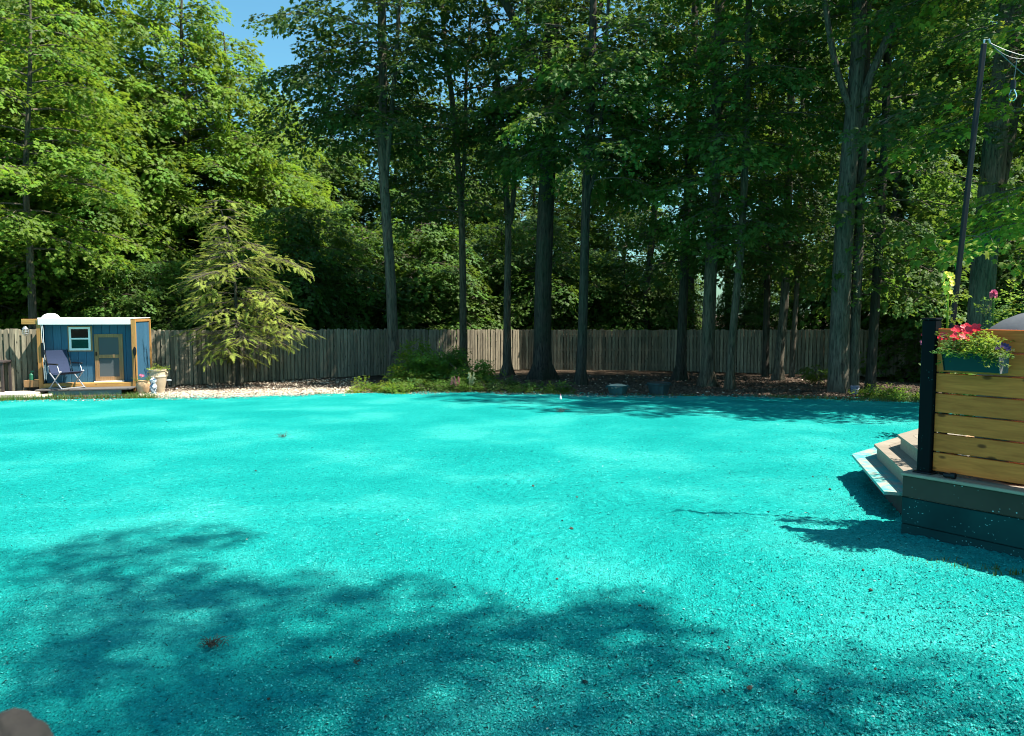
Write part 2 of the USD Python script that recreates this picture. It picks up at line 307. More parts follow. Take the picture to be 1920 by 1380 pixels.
LY = 1.6 + (e - 1.6) * (tt[None] ** 1.55)
def relief(x, y):
    p = np.stack([x, y, 0 * x], -1)
    d = np.clip(1 - (y - 6) / 12, .25, 1)
    rough = (.4 + .9 * meshkit.noise(p * .7, 21)) * (1 + .9 * np.clip(x / np.maximum(y, 1) * 1.6 + .25, 0, 1))
    return d * rough * (.018 * (meshkit.noise(p * 22, 1) - .5) + .012 * (meshkit.noise(p * 48, 2) - .5) + .02 * (meshkit.noise(p * 7, 8) - .5)) + .03 * (meshkit.noise(p * 1.1, 9) - .5)
LZ = tz(LX, LY) + relief(LX, LY) + .02
LZ[:, -1] -= .05
tag(obj('lawn', gridmesh(LX, LY, LZ), M['lawn'], smooth=True), 'freshly hydroseeded lawn covered in bright turquoise mulch', 'lawn', kind='structure')
# the same lawn goes on behind the camera, coarser
nb = grid(np.linspace(-16.5, 16.5, 120), np.linspace(-14, 1.62, 60), lambda x, y: tz(x, y) + .008)
tag(obj('lawn', nb, M['lawn'], smooth=True), 'rest of the turquoise lawn under and behind the viewer', 'lawn', kind='structure')

# loose fibre flakes of the mulch
def flake(seed, l=1.0):
    r = np.random.default_rng(seed); n = 5
    a = np.sort(r.uniform(0, 2 * PI, n)); rad = r.uniform(.6, 1.1, n)
    v = np.stack([np.cos(a) * rad * l, np.sin(a) * rad * .55, r.uniform(-.25, .35, n)], 1)
    return np.vstack([v, [0, 0, .35]]), np.array([[i, (i + 1) % n, n] for i in range(n)])
N = 210000
fy = 1 / np.sqrt(rng.uniform(1 / 15.0 ** 2, 1 / 2.3 ** 2, N)); fx = rng.uniform(-.74, .74, N) * fy
fx += rng.normal(0, .05, N)
dens = meshkit.fbm(np.stack([fx * .55, fy * .55, 0 * fx], -1), 3, 31)
side = np.clip((fx / fy + .55) / 1.0, 0, 1)
keep = rng.uniform(0, 1, N) < np.clip(.25 + .55 * side + 1.6 * (dens - .5), .08, 1)
fx, fy = fx[keep], fy[keep]; N = len(fx)
Fz = tz(fx, fy) + relief(fx, fy) + .024
x = np.stack([np.cos(a := rng.uniform(0, 2 * PI, N)), np.sin(a), rng.normal(0, .35, N)], 1)
fr = frames(x, np.stack([rng.normal(0, .35, N), rng.normal(0, .35, N), np.ones(N)], 1))
pick = rng.choice(4, N, p=[.45, .42, .006, .124])
scl =   .0035 + .0078 * rng.uniform(0, 1, N) ** 2 * np.clip(.7 + .12 * fy, .9, 1.9) * (1 + .40 * np.clip(fx / fy * 1.6 + .25, 0, 1))
tag(instancer('mulch_fibres', None, [('fibre_flake', flake(1), M['flake_mid']), ('fibre_flake', flake(2), M['flake_light']), ('fibre_flake', flake(3), M['flake_pale']), ('fibre_flake', flake(4), M['flake_dark'])],
    np.stack([fx, fy, Fz], 1), quats(fr), scl, pick), 'loose flakes of turquoise mulch fibre over the lawn', 'mulch', kind='stuff')

# beds: pale chips in front of the left fence, brown mulch under the trees
def scatter_poly(poly, n, seed):
    r = np.random.default_rng(seed); P = Polygon(poly); x0, y0, x1, y1 = P.bounds
    import shapely
    q = np.stack([r.uniform(x0, x1, n * 4), r.uniform(y0, y1, n * 4)], 1)
    q = q[shapely.contains_xy(P, q[:, 0], q[:, 1])]
    return q[:n]
def chips(name, poly, n, protos, probs, smin, smax, seed, label, cat, edge_clip=True, lift=.006):
    q = scatter_poly(poly, n, seed); r = np.random.default_rng(seed)
    if edge_clip: q = q[q[:, 1] > edge_y(q[:, 0]) - .05]
    k = len(q); z = tz(q[:, 0], q[:, 1]) + lift
    a = r.uniform(0, 2 * PI, k); fr = frames(np.stack([np.cos(a), np.sin(a), r.normal(0, .3, k)], 1), np.stack([r.normal(0, .3, k), r.normal(0, .3, k), np.ones(k)], 1))
    return tag(instancer(name, None, protos, np.column_stack([q, z]), quats(fr), r.uniform(smin, smax, k), r.choice(len(protos), k, p=probs)), label, cat, kind='stuff')
gp = lambda *l: [tuple(ground(a, b)[:2]) for a, b in l]
chips('wood_chips', gp((258, 752), (470, 750), (600, 746), (705, 742), (690, 732), (600, 727), (450, 731), (330, 734), (262, 738)), 16000,
      [('chip', flake(11), M['chip']), ('chip', flake(12), M['chip']), ('chip', flake(13), M['chip_dark'])], [.5, .38, .12], .025, .06, 5, 'pale wood chips spread along the lawn edge by the shed', 'wood chips')
chips('bark_mulch', gp((300, 735), (460, 735), (620, 730), (700, 728), (690, 708), (560, 709), (440, 716), (320, 722)), 9000,
      [('chip', flake(14), M['chip_dark']), ('chip', flake(15), M['chip']), ('chip', flake(16), M['chip_dark'])], [.5, .18, .32], .025, .06, 6, 'brown bark mulch along the foot of the left fence', 'mulch')
chips('bark_mulch', gp((690, 744), (1000, 746), (1300, 750), (1500, 753), (1760, 760), (1740, 722), (1500, 706), (1100, 704), (850, 704), (690, 714)), 26000,
      [('chip', flake(17), M['chip_dark']), ('chip', flake(18), M['chip']), ('chip', flake(19), M['chip_dark'])], [.58, .02, .40], .025, .065, 7, 'dark mulch and leaf litter under the trees at the far lawn edge', 'mulch')

def edge_band(n, d0, d1, seed):
    r = np.random.default_rng(seed); x = r.uniform(-14.5, 15.5, n); return np.column_stack([x, edge_y(x) + d0 + (d1 - d0) * r.uniform(0, 1, n) ** 2.2])
def band_scatter(name, q, protos, probs, smin, smax, seed, label, cat):
    r = np.random.default_rng(seed); k = len(q); a = r.uniform(0, 2 * PI, k)
    fr = frames(np.stack([np.cos(a), np.sin(a), r.normal(0, .35, k)], 1), np.stack([r.normal(0, .35, k), r.normal(0, .35, k), np.ones(k)], 1))
    return tag(instancer(name, None, protos, np.column_stack([q, tz(q[:, 0], q[:, 1]) + .016]), quats(fr), r.uniform(smin, smax, k), r.choice(len(protos), k, p=probs)), label, cat, kind='stuff')
band_scatter('overspray', edge_band(9000, -.06, .85, 41), [('fibre_flake', flake(31), M['flake_mid']), ('fibre_flake', flake(32), M['flake_light']), ('fibre_flake', flake(33), M['flake_dark'])], [.5, .25, .25], .012, .035, 42, 'turquoise overspray scattered on the beds along the far lawn edge', 'mulch')
band_scatter('stray_chips', edge_band(5000, .05, -.55, 43), [('chip', flake(34), M['chip_dark']), ('chip', flake(35), M['chip'])], [.6, .4], .010, .03, 44, 'stray chips and leaf scraps lying on the far rim of the lawn', 'wood chips')

# ------------------------------------------------------------------ foliage library
def leaf_shape(kind):
    if kind == 'maple':
        b = np.array([(0, 0), (.12, -.40), (.30, -.26), (.52, -.50), (.60, -.20), (1.0, 0), (.60, .20), (.52, .50), (.30, .26), (.12, .40)]); c = np.array([.34, 0])
    else:
        b = np.array([(0, 0), (.25, -.24), (.6, -.24), (1.0, 0), (.6, .24), (.25, .24)]); c = np.array([.45, 0])
    v = np.vstack([b, c]); z = -.22 * np.abs(v[:, 1]) - .12 * v[:, 0] ** 2
    n = len(b)
    return np.column_stack([v, z]), np.array([[n, i, (i + 1) % n] for i in range(n)])
def spray(seed, n=26, length=.62, width=.30, size=.125, kind='maple', droop=.25, up=.25):
    r = np.random.default_rng(seed); lv, lf = leaf_shape(kind); V, F, k = [], [], 0
    for i in range(n):
        t = (i + .5) / n; s = (-1) ** i
        y = s * width * math.sin(PI * min(1, t * .85 + .12)) * r.uniform(.15, 1.0)
        p = np.array([t * length + r.normal(0, .03), y, -droop * (t * t) * length - .25 * abs(y) + r.normal(0, .035)])
        az = s * r.uniform(.1, 1.1) * (1 - .6 * t) + r.normal(0, .3)
        x = np.array([math.cos(az), math.sin(az), r.normal(-.25, .3)])
        R = frames(x[None], np.array([[r.normal(0, up), r.normal(0, up), 1.0]]))[0]
        V.append(lv * size * r.uniform(.5, 1.35) @ R.T + p); F.append(lf + k); k += len(lv)
    return np.vstack(V), np.vstack(F)
def frond(seed, length=.55):
    """hemlock frond: a flat feathery fan of narrow needle strips"""
    r = np.random.default_rng(seed); mb = MB()
    def strip(a, b, w):
        d = b - a; s = np.cross(d, [0, 0, 1.0]); s = s / (np.linalg.norm(s) + 1e-9) * w
        m = (a + b) / 2 + [0, 0, .012]
        mb.add(np.array([a - s * .3, a + s * .3, m - s, m + s, b]), np.array([[0, 1, 2], [1, 3, 2], [2, 3, 4]]))
    for i in range(9):
        t = (i + 1) / 10; p = np.array([t * length, 0, -.22 * t * t * length])
        for s in (-1, 1):
            l = .11 * (1.15 - t) + .03; a = r.uniform(.55, .85); q = p + l * np.array([math.cos(a), s * math.sin(a), -.28 + r.normal(0, .12)])
            strip(p, q, .008)
            for k in (.4, .7):
                for s2 in (-1, 1):
                    pp = p + (q - p) * k; a2 = s * a + s2 * .7
                    strip(pp, pp + l * .33 * np.array([math.cos(a2), math.sin(a2), -.3 + r.normal(0, .15)]), .0065)
    strip(np.zeros(3), np.array([length, 0, -.22 * length]), .012)
    return mb.get()
SPRAYS = {'maple': [spray(1), spray(2, 30, .7, .34), spray(3, 22, .55, .30, .135), spray(4, 26, .6, .34, .12, droop=.5)],
          'far': [spray(11, 34, .75, .42, .128), spray(12, 32, .7, .4, .132), spray(13, 34, .8, .45, .125, droop=.5)],
          'oval': [spray(21, 30, .6, .26, .10, 'oval'), spray(22, 28, .55, .28, .11, 'oval', .45)],
          'hemlock': [frond(1), frond(2, .62), frond(3, .48)]}

def grow(axis, zones, seed, style='maple', droop=.25, twig_gap=.40, spray_scale=(.8, 1.25), flat=1.0, wood_r=.035):
    """axis: (n,3) trunk or limb polyline. zones: (z0, z1, boughs, length at z0, length at z1, rise). Returns foliage positions, frames, scales and the branch mesh."""
    r = np.random.default_rng(seed); mb = MB(); P, X, U = [], [], []
    z = axis[:, 2]; o = np.argsort(z); ga = r.uniform(0, 2 * PI)
    for zone in zones:
        z0, z1, n, l0, l1, rise = zone[:6]
        sector = zone[6] if len(zone) > 6 else None
        for i in range(n):
            t = (i + r.uniform(0, 1)) / n; h = z0 + (z1 - z0) * t
            p0 = np.array([np.interp(h, z[o], axis[o, k]) for k in range(3)]); p0[2] = h
            ga += 2.39996 + r.normal(0, .35)
            az = ga if sector is None else sector[0] + r.uniform(-1, 1) * sector[1]
            Lb = (l0 + (l1 - l0) * t) * (r.uniform(.7, 1.25) if style != 'hemlock' else r.uniform(.5, 1.3))
            d = np.array([math.cos(az), math.sin(az), 0]); side = np.array([-d[1], d[0], 0])
            s = np.linspace(0, 1, 6); bend = r.normal(0, .18)
            pts = p0 + np.outer(s * Lb, d) + np.outer(bend * s * s * Lb, side); pts[:, 2] += Lb * (rise * s - (rise * .55 + droop) * s ** 2)
            mb.tube(pts, np.interp(s, [0, 1], [min(wood_r * (.4 + Lb * .18), .09), .006]), 4, False)
            nt = max(3, int(Lb / twig_gap))
            for k in range(nt):
                q = .18 + .82 * (k + r.uniform(.2, .8)) / nt
                a = np.array([np.interp(q, s, pts[:, c]) for c in range(3)])
                tang = nrm([np.interp(min(1, q + .1), s, pts[:, c]) - np.interp(q - .1, s, pts[:, c]) for c in range(3)])
                for sg in (-1, 1):
                    if r.uniform() < .12: continue
                    lt = (.30 + .42 * Lb * (1 - q) * .8 + .12) * r.uniform(.6, 1.25); ang = r.uniform(.6, 1.15)
                    td = tang * math.cos(ang) + side * sg * math.sin(ang) + np.array([0, 0, r.normal(-.06, .14)])
                    b = a + td * lt; b[2] -= droop * .4 * lt * lt
                    mb.tube(np.array([a, b]), [.009, .004], 3, False)
                    m = max(1, int(round(lt / (.42 if style != 'hemlock' else .24))))
                    for w in range(m):
                        P.append(a + (b - a) * ((w + .55) / m) + r.normal(0, .06, 3)); X.append(td + r.normal(0, .35, 3) * [1, 1, .6]); U.append([r.normal(0, .3) / flat, r.normal(0, .3) / flat, 1.0])
            P.append(pts[-1]); X.append(pts[-1] - pts[-2]); U.append([0, 0, 1.0])
    P, X, U = np.array(P), np.array(X), np.array(U)
    return P, frames(X, U), r.uniform(*spray_scale, len(P)), mb
def trunk_mesh(pts, r, seed, sides=14, n=34, flare=1.5, flute=.07, ground_z=None):
    p = resample(pts, n); rr = np.interp(np.linspace(0, 1, n), np.linspace(0, 1, len(r)), r)
    h = p[:, 2] - p[0, 2]
    rr = rr * (1 + (flare - 1) * np.exp(-h / .32))
    v, f = tube(p, rr, sides)
    k = n * sides; c = np.repeat(p, sides, 0); d = v[:k] - c
    ang = np.tile(np.arange(sides) * 2 * PI / sides, n); hh = np.repeat(h, sides)
    q = np.stack([np.cos(ang) * 1.6 + seed * 7.3, np.sin(ang) * 1.6, hh * .55], -1)
    root = np.exp(-hh / .28) * (.45 * np.sin(ang * 5 + seed)) * (flare > 1.2)
    v[:k] = c + d * (1 + flute * 2 * (meshkit.fbm(q, 3, seed) - .5) + root)[:, None]
    return v, f
def leaf_part(root, style, P, R, sc, leafm, seed, name='crown'):
    r = np.random.default_rng(seed + 77); pr = SPRAYS[style]; nm = 'needle_frond' if style == 'hemlock' else 'leaf_spray'
    return instancer(name, root, [(nm, m, leafm) for m in pr], P, quats(R), sc, r.integers(0, len(pr), len(P)))

def photo_tree(name, label, path, Y, widths, zones, leafm, barkm='bark', seed=1, limbs=(), cat='tree', style='maple', lean=0.0, top=None, droop=.25, flare=1.7, sscale=(.8, 1.25), twig_gap=.40, group=None, wood_r=.035):
    """path: (px, py) up the trunk, all at distance Y; widths in photo pixels at both ends; limbs: (pixel path, widths, distance shift at the tip, zones)."""
    base = at(path[0][0], path[0][1], Y); base[2] = float(tz(base[0], Y)) - .06
    W = [at(a, b, Y + lean * max(0, (690 - b) / 690)) for a, b in path]; W[0] = base
    if top is not None:
        d = W[-1] - W[-2]; d = d / max(d[2], .1); W.append(W[-1] + d * (top - W[-1][2]) * [.5, .5, 1])
    W = np.array(W); px_m = Y / FPX
    root = thing(name, label, cat, base, group=group)
    rad = [widths[0] * px_m / 2, *[widths[0] * px_m / 2 * (1 - t) + widths[1] * px_m / 2 * t for t in (.35, .7)], widths[1] * px_m / 2]
    if top is not None: rad.append(.03)
    obj('trunk', trunk_mesh(W - base, rad, seed, flare=flare), M[barkm], root, smooth=True)
    Ps, Rs, Ss, wood_mb = [], [], [], MB()
    def more(axis, zn, sd):
        P, R, sc, mb = grow(axis, zn, sd, style, droop, twig_gap, sscale, wood_r=wood_r)
        Ps.append(P - base); Rs.append(R); Ss.append(sc); v, f = mb.get(); wood_mb.add(v - base, f)
    dense = resample(W, 40)
    if zones: more(dense, zones, seed * 13 + 1)
    for li, (lp, lw, dY, lz) in enumerate(limbs):
        n = len(lp); Q = np.array([at(a, b, Y + lean * max(0, (690 - b) / 690) + dY * i / (n - 1)) for i, (a, b) in enumerate(lp)])
        if len(lw) > 2:
            d = nrm(Q[-1] - Q[-2]); Q = np.vstack([Q, Q[-1] + d * lw[2]])
        rr = np.linspace(lw[0], lw[1], len(Q)) * px_m / 2
        obj('limb', trunk_mesh(Q - base, rr, seed + li + 50, 10, 22, 1.0), M[barkm], root, smooth=True)
        if lz: more(resample(Q, 30), lz, seed * 17 + li + 5)
    if Ps:
        obj('branches', wood_mb.get(), M['twig'], root)
        leaf_part(root, style, np.vstack(Ps), np.vstack(Rs), np.concatenate(Ss), leafm, seed)
    return root

# ------------------------------------------------------------------ the trees with trunks one can tell apart
Lz = lambda a, b, n, l0, l1, rise=.35, sec=None: (a, b, n, l0, l1, rise) + ((sec,) if sec else ())
T = photo_tree
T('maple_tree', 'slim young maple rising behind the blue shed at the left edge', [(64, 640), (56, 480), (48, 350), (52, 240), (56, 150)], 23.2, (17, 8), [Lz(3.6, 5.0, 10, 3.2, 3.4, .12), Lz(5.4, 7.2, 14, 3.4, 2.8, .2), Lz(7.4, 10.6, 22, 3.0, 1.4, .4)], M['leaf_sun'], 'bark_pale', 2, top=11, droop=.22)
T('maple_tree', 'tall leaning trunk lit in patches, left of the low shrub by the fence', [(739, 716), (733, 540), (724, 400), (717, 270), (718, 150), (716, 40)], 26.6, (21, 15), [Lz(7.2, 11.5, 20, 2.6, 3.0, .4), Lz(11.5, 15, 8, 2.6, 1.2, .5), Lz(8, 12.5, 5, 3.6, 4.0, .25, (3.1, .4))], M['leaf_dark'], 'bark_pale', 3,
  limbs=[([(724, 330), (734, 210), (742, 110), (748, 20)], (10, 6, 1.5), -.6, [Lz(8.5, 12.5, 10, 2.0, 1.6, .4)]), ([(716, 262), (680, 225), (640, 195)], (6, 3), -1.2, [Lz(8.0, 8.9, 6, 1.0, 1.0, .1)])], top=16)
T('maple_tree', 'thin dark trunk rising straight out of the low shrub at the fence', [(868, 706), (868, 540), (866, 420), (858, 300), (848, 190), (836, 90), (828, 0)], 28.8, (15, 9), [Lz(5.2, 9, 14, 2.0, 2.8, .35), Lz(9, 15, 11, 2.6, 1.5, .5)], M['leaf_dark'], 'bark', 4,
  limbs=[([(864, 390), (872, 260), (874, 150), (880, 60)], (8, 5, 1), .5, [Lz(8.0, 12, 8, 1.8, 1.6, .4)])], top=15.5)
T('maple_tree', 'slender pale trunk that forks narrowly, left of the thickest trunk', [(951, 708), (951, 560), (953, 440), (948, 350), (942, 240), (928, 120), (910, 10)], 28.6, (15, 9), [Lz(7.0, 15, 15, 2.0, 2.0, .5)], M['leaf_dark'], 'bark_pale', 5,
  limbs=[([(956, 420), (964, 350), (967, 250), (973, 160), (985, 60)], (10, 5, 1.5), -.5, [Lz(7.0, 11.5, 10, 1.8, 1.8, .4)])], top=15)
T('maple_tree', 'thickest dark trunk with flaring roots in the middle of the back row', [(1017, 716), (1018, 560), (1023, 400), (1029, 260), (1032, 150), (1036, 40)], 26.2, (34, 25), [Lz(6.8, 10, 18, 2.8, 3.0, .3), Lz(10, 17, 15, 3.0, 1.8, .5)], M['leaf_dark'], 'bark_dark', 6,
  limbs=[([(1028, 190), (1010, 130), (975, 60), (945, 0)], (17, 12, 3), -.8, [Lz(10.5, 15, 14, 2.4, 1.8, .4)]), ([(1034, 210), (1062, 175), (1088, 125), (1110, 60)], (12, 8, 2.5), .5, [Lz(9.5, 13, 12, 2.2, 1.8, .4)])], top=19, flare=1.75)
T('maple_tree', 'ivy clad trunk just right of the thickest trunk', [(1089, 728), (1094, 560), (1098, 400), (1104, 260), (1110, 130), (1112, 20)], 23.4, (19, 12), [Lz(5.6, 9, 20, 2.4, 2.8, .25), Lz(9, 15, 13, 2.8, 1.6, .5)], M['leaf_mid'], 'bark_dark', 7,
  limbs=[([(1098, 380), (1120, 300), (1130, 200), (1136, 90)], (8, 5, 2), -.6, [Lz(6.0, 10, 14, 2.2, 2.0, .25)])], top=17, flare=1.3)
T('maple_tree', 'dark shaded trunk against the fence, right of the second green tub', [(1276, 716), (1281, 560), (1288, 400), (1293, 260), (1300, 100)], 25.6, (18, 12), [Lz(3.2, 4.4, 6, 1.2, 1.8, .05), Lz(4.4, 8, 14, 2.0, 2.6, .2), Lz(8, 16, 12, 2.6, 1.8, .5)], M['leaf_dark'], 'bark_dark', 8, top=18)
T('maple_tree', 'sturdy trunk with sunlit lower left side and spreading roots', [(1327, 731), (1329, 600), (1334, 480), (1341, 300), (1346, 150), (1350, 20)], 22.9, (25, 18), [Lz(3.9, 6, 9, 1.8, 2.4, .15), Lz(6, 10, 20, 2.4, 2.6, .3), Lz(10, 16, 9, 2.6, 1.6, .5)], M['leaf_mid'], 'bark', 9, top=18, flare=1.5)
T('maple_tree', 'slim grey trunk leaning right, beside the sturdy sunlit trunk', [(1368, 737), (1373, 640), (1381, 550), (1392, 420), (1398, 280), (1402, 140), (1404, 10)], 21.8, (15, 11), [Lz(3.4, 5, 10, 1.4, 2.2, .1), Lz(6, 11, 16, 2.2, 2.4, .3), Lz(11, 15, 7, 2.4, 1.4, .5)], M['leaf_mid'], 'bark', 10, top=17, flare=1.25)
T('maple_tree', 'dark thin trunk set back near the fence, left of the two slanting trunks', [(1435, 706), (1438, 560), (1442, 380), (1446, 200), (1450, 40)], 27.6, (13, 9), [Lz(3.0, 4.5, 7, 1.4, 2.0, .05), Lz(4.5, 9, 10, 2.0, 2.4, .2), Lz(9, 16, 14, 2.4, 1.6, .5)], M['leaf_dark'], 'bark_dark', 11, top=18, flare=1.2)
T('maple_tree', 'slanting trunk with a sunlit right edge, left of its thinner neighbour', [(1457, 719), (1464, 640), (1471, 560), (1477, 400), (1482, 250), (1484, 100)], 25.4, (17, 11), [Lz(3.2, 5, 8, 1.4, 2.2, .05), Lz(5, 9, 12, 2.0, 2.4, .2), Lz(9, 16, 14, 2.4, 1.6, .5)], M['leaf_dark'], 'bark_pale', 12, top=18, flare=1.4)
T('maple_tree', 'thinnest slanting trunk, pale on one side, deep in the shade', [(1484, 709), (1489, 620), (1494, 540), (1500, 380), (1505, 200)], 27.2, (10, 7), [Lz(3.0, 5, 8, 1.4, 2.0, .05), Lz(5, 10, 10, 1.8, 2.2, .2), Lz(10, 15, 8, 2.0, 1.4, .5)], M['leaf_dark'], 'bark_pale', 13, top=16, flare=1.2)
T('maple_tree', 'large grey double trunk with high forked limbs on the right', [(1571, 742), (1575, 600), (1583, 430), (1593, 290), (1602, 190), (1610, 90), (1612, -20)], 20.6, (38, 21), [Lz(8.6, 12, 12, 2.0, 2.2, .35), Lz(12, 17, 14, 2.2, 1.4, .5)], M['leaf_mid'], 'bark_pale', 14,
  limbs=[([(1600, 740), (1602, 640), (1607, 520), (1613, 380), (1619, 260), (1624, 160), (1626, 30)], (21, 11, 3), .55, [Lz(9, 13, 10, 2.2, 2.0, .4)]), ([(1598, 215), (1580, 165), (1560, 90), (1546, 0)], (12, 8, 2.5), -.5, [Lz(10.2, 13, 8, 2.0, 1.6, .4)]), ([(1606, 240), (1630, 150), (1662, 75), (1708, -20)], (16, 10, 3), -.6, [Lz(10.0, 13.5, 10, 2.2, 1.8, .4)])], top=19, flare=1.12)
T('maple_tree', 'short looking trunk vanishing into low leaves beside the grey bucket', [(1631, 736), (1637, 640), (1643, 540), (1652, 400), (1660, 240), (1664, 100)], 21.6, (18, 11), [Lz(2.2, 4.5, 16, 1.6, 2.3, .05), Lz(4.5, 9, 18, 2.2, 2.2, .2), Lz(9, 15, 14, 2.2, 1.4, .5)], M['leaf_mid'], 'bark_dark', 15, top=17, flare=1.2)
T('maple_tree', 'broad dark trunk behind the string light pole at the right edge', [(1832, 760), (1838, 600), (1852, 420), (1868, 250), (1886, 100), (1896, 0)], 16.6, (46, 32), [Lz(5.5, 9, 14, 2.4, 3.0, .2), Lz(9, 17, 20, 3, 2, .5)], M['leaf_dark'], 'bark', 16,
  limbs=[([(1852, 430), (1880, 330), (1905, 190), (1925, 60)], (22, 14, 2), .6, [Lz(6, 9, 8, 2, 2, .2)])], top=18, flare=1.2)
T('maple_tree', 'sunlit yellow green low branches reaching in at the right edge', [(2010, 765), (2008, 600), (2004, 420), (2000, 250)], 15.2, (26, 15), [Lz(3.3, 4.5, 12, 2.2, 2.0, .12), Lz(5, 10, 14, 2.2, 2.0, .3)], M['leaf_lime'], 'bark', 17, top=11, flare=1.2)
# conifer in front of the fence
T('hemlock_tree', 'yellow green feathery hemlock standing in front of the fence near the shed', [(446, 724), (444, 600), (438, 500), (414, 392)], 23.2, (9, 2), [Lz(.5, 1.0, 5, 1.3, 1.7, .0), Lz(1.0, 1.7, 7, 1.7, 1.6, .1), Lz(1.8, 2.5, 8, 1.7, 1.4, .2), Lz(2.6, 3.4, 9, 1.3, 1.05, .25), Lz(3.5, 4.0, 6, 1.0, .8, .3), Lz(4.2, 5.15, 10, .7, .2, .3), Lz(1.5, 1.9, 2, 2.2, 2.0, .1, (-.3, .2)), Lz(3.0, 3.2, 1, 2.1, 2.0, .45, (.1, .1))], M['hemlock'], 'bark_dark', 21,
  cat='conifer', style='hemlock', droop=.27, flare=1.2, sscale=(.32, .70), twig_gap=.095, wood_r=.010)

# ------------------------------------------------------------------ forest behind the fence
def forest_proto(name, label, cat, height, zones, leafm, barkm, seed, r0, group, loc, rotz=0, style='far', droop=.25, twig_gap=.45, sscale=(.85, 1.3)):
    r = np.random.default_rng(seed); n = 7
    ax = np.column_stack([np.cumsum(r.normal(0, .16, n)), np.cumsum(r.normal(0, .16, n)), np.linspace(-.1, height, n)]); ax[0, :2] = 0
    root = thing(name, label, cat, loc, rotz, group)
    obj('trunk', trunk_mesh(ax, [r0, r0 * .8, r0 * .55, r0 * .15], seed, 10, 20, 1.25), M[barkm], root, smooth=True)
    P, R, sc, mb = grow(resample(ax, 30), zones, seed, style, droop, twig_gap, sscale)
    obj('branches', mb.get(), M['twig'], root)
    leaf_part(root, style, P, R, sc, leafm, seed)
    return root
def spot(px, Y):
    x = (px - 960) / FPX * Y; return (x, Y, float(tz(x, Y)))
# sunlit mass on the left
def stand(label_stem, proto, spots):
    for where, px, Y, sc, a in spots:
        copy_of(proto, spot(px, Y), a, sc if np.ndim(sc) else (sc, sc, sc * (1 + .1 * math.sin(a * 3))), label=label_stem + ' ' + where)
Lg = 'bright trees behind the left fence'; st = 'sunlit broadleaf tree behind the fence,'
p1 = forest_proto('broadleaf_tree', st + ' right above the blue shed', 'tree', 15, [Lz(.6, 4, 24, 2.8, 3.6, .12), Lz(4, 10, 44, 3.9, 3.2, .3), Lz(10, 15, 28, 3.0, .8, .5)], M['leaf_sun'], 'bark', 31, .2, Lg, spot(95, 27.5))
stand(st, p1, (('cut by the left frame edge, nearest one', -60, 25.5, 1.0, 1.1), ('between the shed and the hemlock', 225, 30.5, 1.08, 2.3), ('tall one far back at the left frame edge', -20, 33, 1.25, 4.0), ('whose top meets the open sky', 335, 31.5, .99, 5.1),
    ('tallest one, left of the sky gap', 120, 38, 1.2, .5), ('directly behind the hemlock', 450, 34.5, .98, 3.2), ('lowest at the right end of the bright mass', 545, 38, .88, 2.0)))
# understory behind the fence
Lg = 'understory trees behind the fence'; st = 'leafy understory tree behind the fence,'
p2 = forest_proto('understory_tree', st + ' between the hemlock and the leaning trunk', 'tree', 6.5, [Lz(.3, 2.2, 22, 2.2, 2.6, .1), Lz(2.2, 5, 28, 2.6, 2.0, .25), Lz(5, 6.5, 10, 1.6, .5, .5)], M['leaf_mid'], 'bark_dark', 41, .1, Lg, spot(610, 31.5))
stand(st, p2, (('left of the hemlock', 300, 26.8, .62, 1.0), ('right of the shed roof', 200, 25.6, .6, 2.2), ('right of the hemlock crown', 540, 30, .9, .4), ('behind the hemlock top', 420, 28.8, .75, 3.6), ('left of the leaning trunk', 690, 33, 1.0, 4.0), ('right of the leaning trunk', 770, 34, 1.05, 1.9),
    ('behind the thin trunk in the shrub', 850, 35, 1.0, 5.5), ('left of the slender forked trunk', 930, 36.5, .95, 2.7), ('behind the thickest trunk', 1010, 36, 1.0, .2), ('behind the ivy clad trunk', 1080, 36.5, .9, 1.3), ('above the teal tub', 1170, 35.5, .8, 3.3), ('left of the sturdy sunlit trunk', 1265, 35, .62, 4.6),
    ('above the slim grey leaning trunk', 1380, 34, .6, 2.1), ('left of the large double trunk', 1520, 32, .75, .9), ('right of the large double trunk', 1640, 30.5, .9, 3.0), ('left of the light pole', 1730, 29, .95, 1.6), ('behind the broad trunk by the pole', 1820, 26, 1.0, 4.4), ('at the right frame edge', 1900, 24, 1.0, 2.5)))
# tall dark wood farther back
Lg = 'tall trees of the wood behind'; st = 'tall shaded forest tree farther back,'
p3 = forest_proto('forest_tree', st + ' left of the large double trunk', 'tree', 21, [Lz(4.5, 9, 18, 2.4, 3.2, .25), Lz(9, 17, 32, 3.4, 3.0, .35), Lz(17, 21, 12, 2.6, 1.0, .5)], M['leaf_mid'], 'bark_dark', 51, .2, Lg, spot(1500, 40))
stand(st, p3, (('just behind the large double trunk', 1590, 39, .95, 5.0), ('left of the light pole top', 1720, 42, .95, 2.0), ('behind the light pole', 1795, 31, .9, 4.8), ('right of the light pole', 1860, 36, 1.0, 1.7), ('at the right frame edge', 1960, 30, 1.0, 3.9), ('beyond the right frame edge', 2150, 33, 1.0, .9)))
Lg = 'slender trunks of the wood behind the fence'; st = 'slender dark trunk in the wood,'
p5 = forest_proto('slender_tree', st + ' right of the ivy clad trunk', 'tree', 19, [Lz(4.5, 9, 8, 1.6, 2.2, .25), Lz(9, 17, 16, 2.4, 2.2, .35), Lz(17, 19, 6, 1.6, .8, .5)], M['leaf_mid'], 'bark_dark', 56, .17, Lg, spot(1215, 34.5))
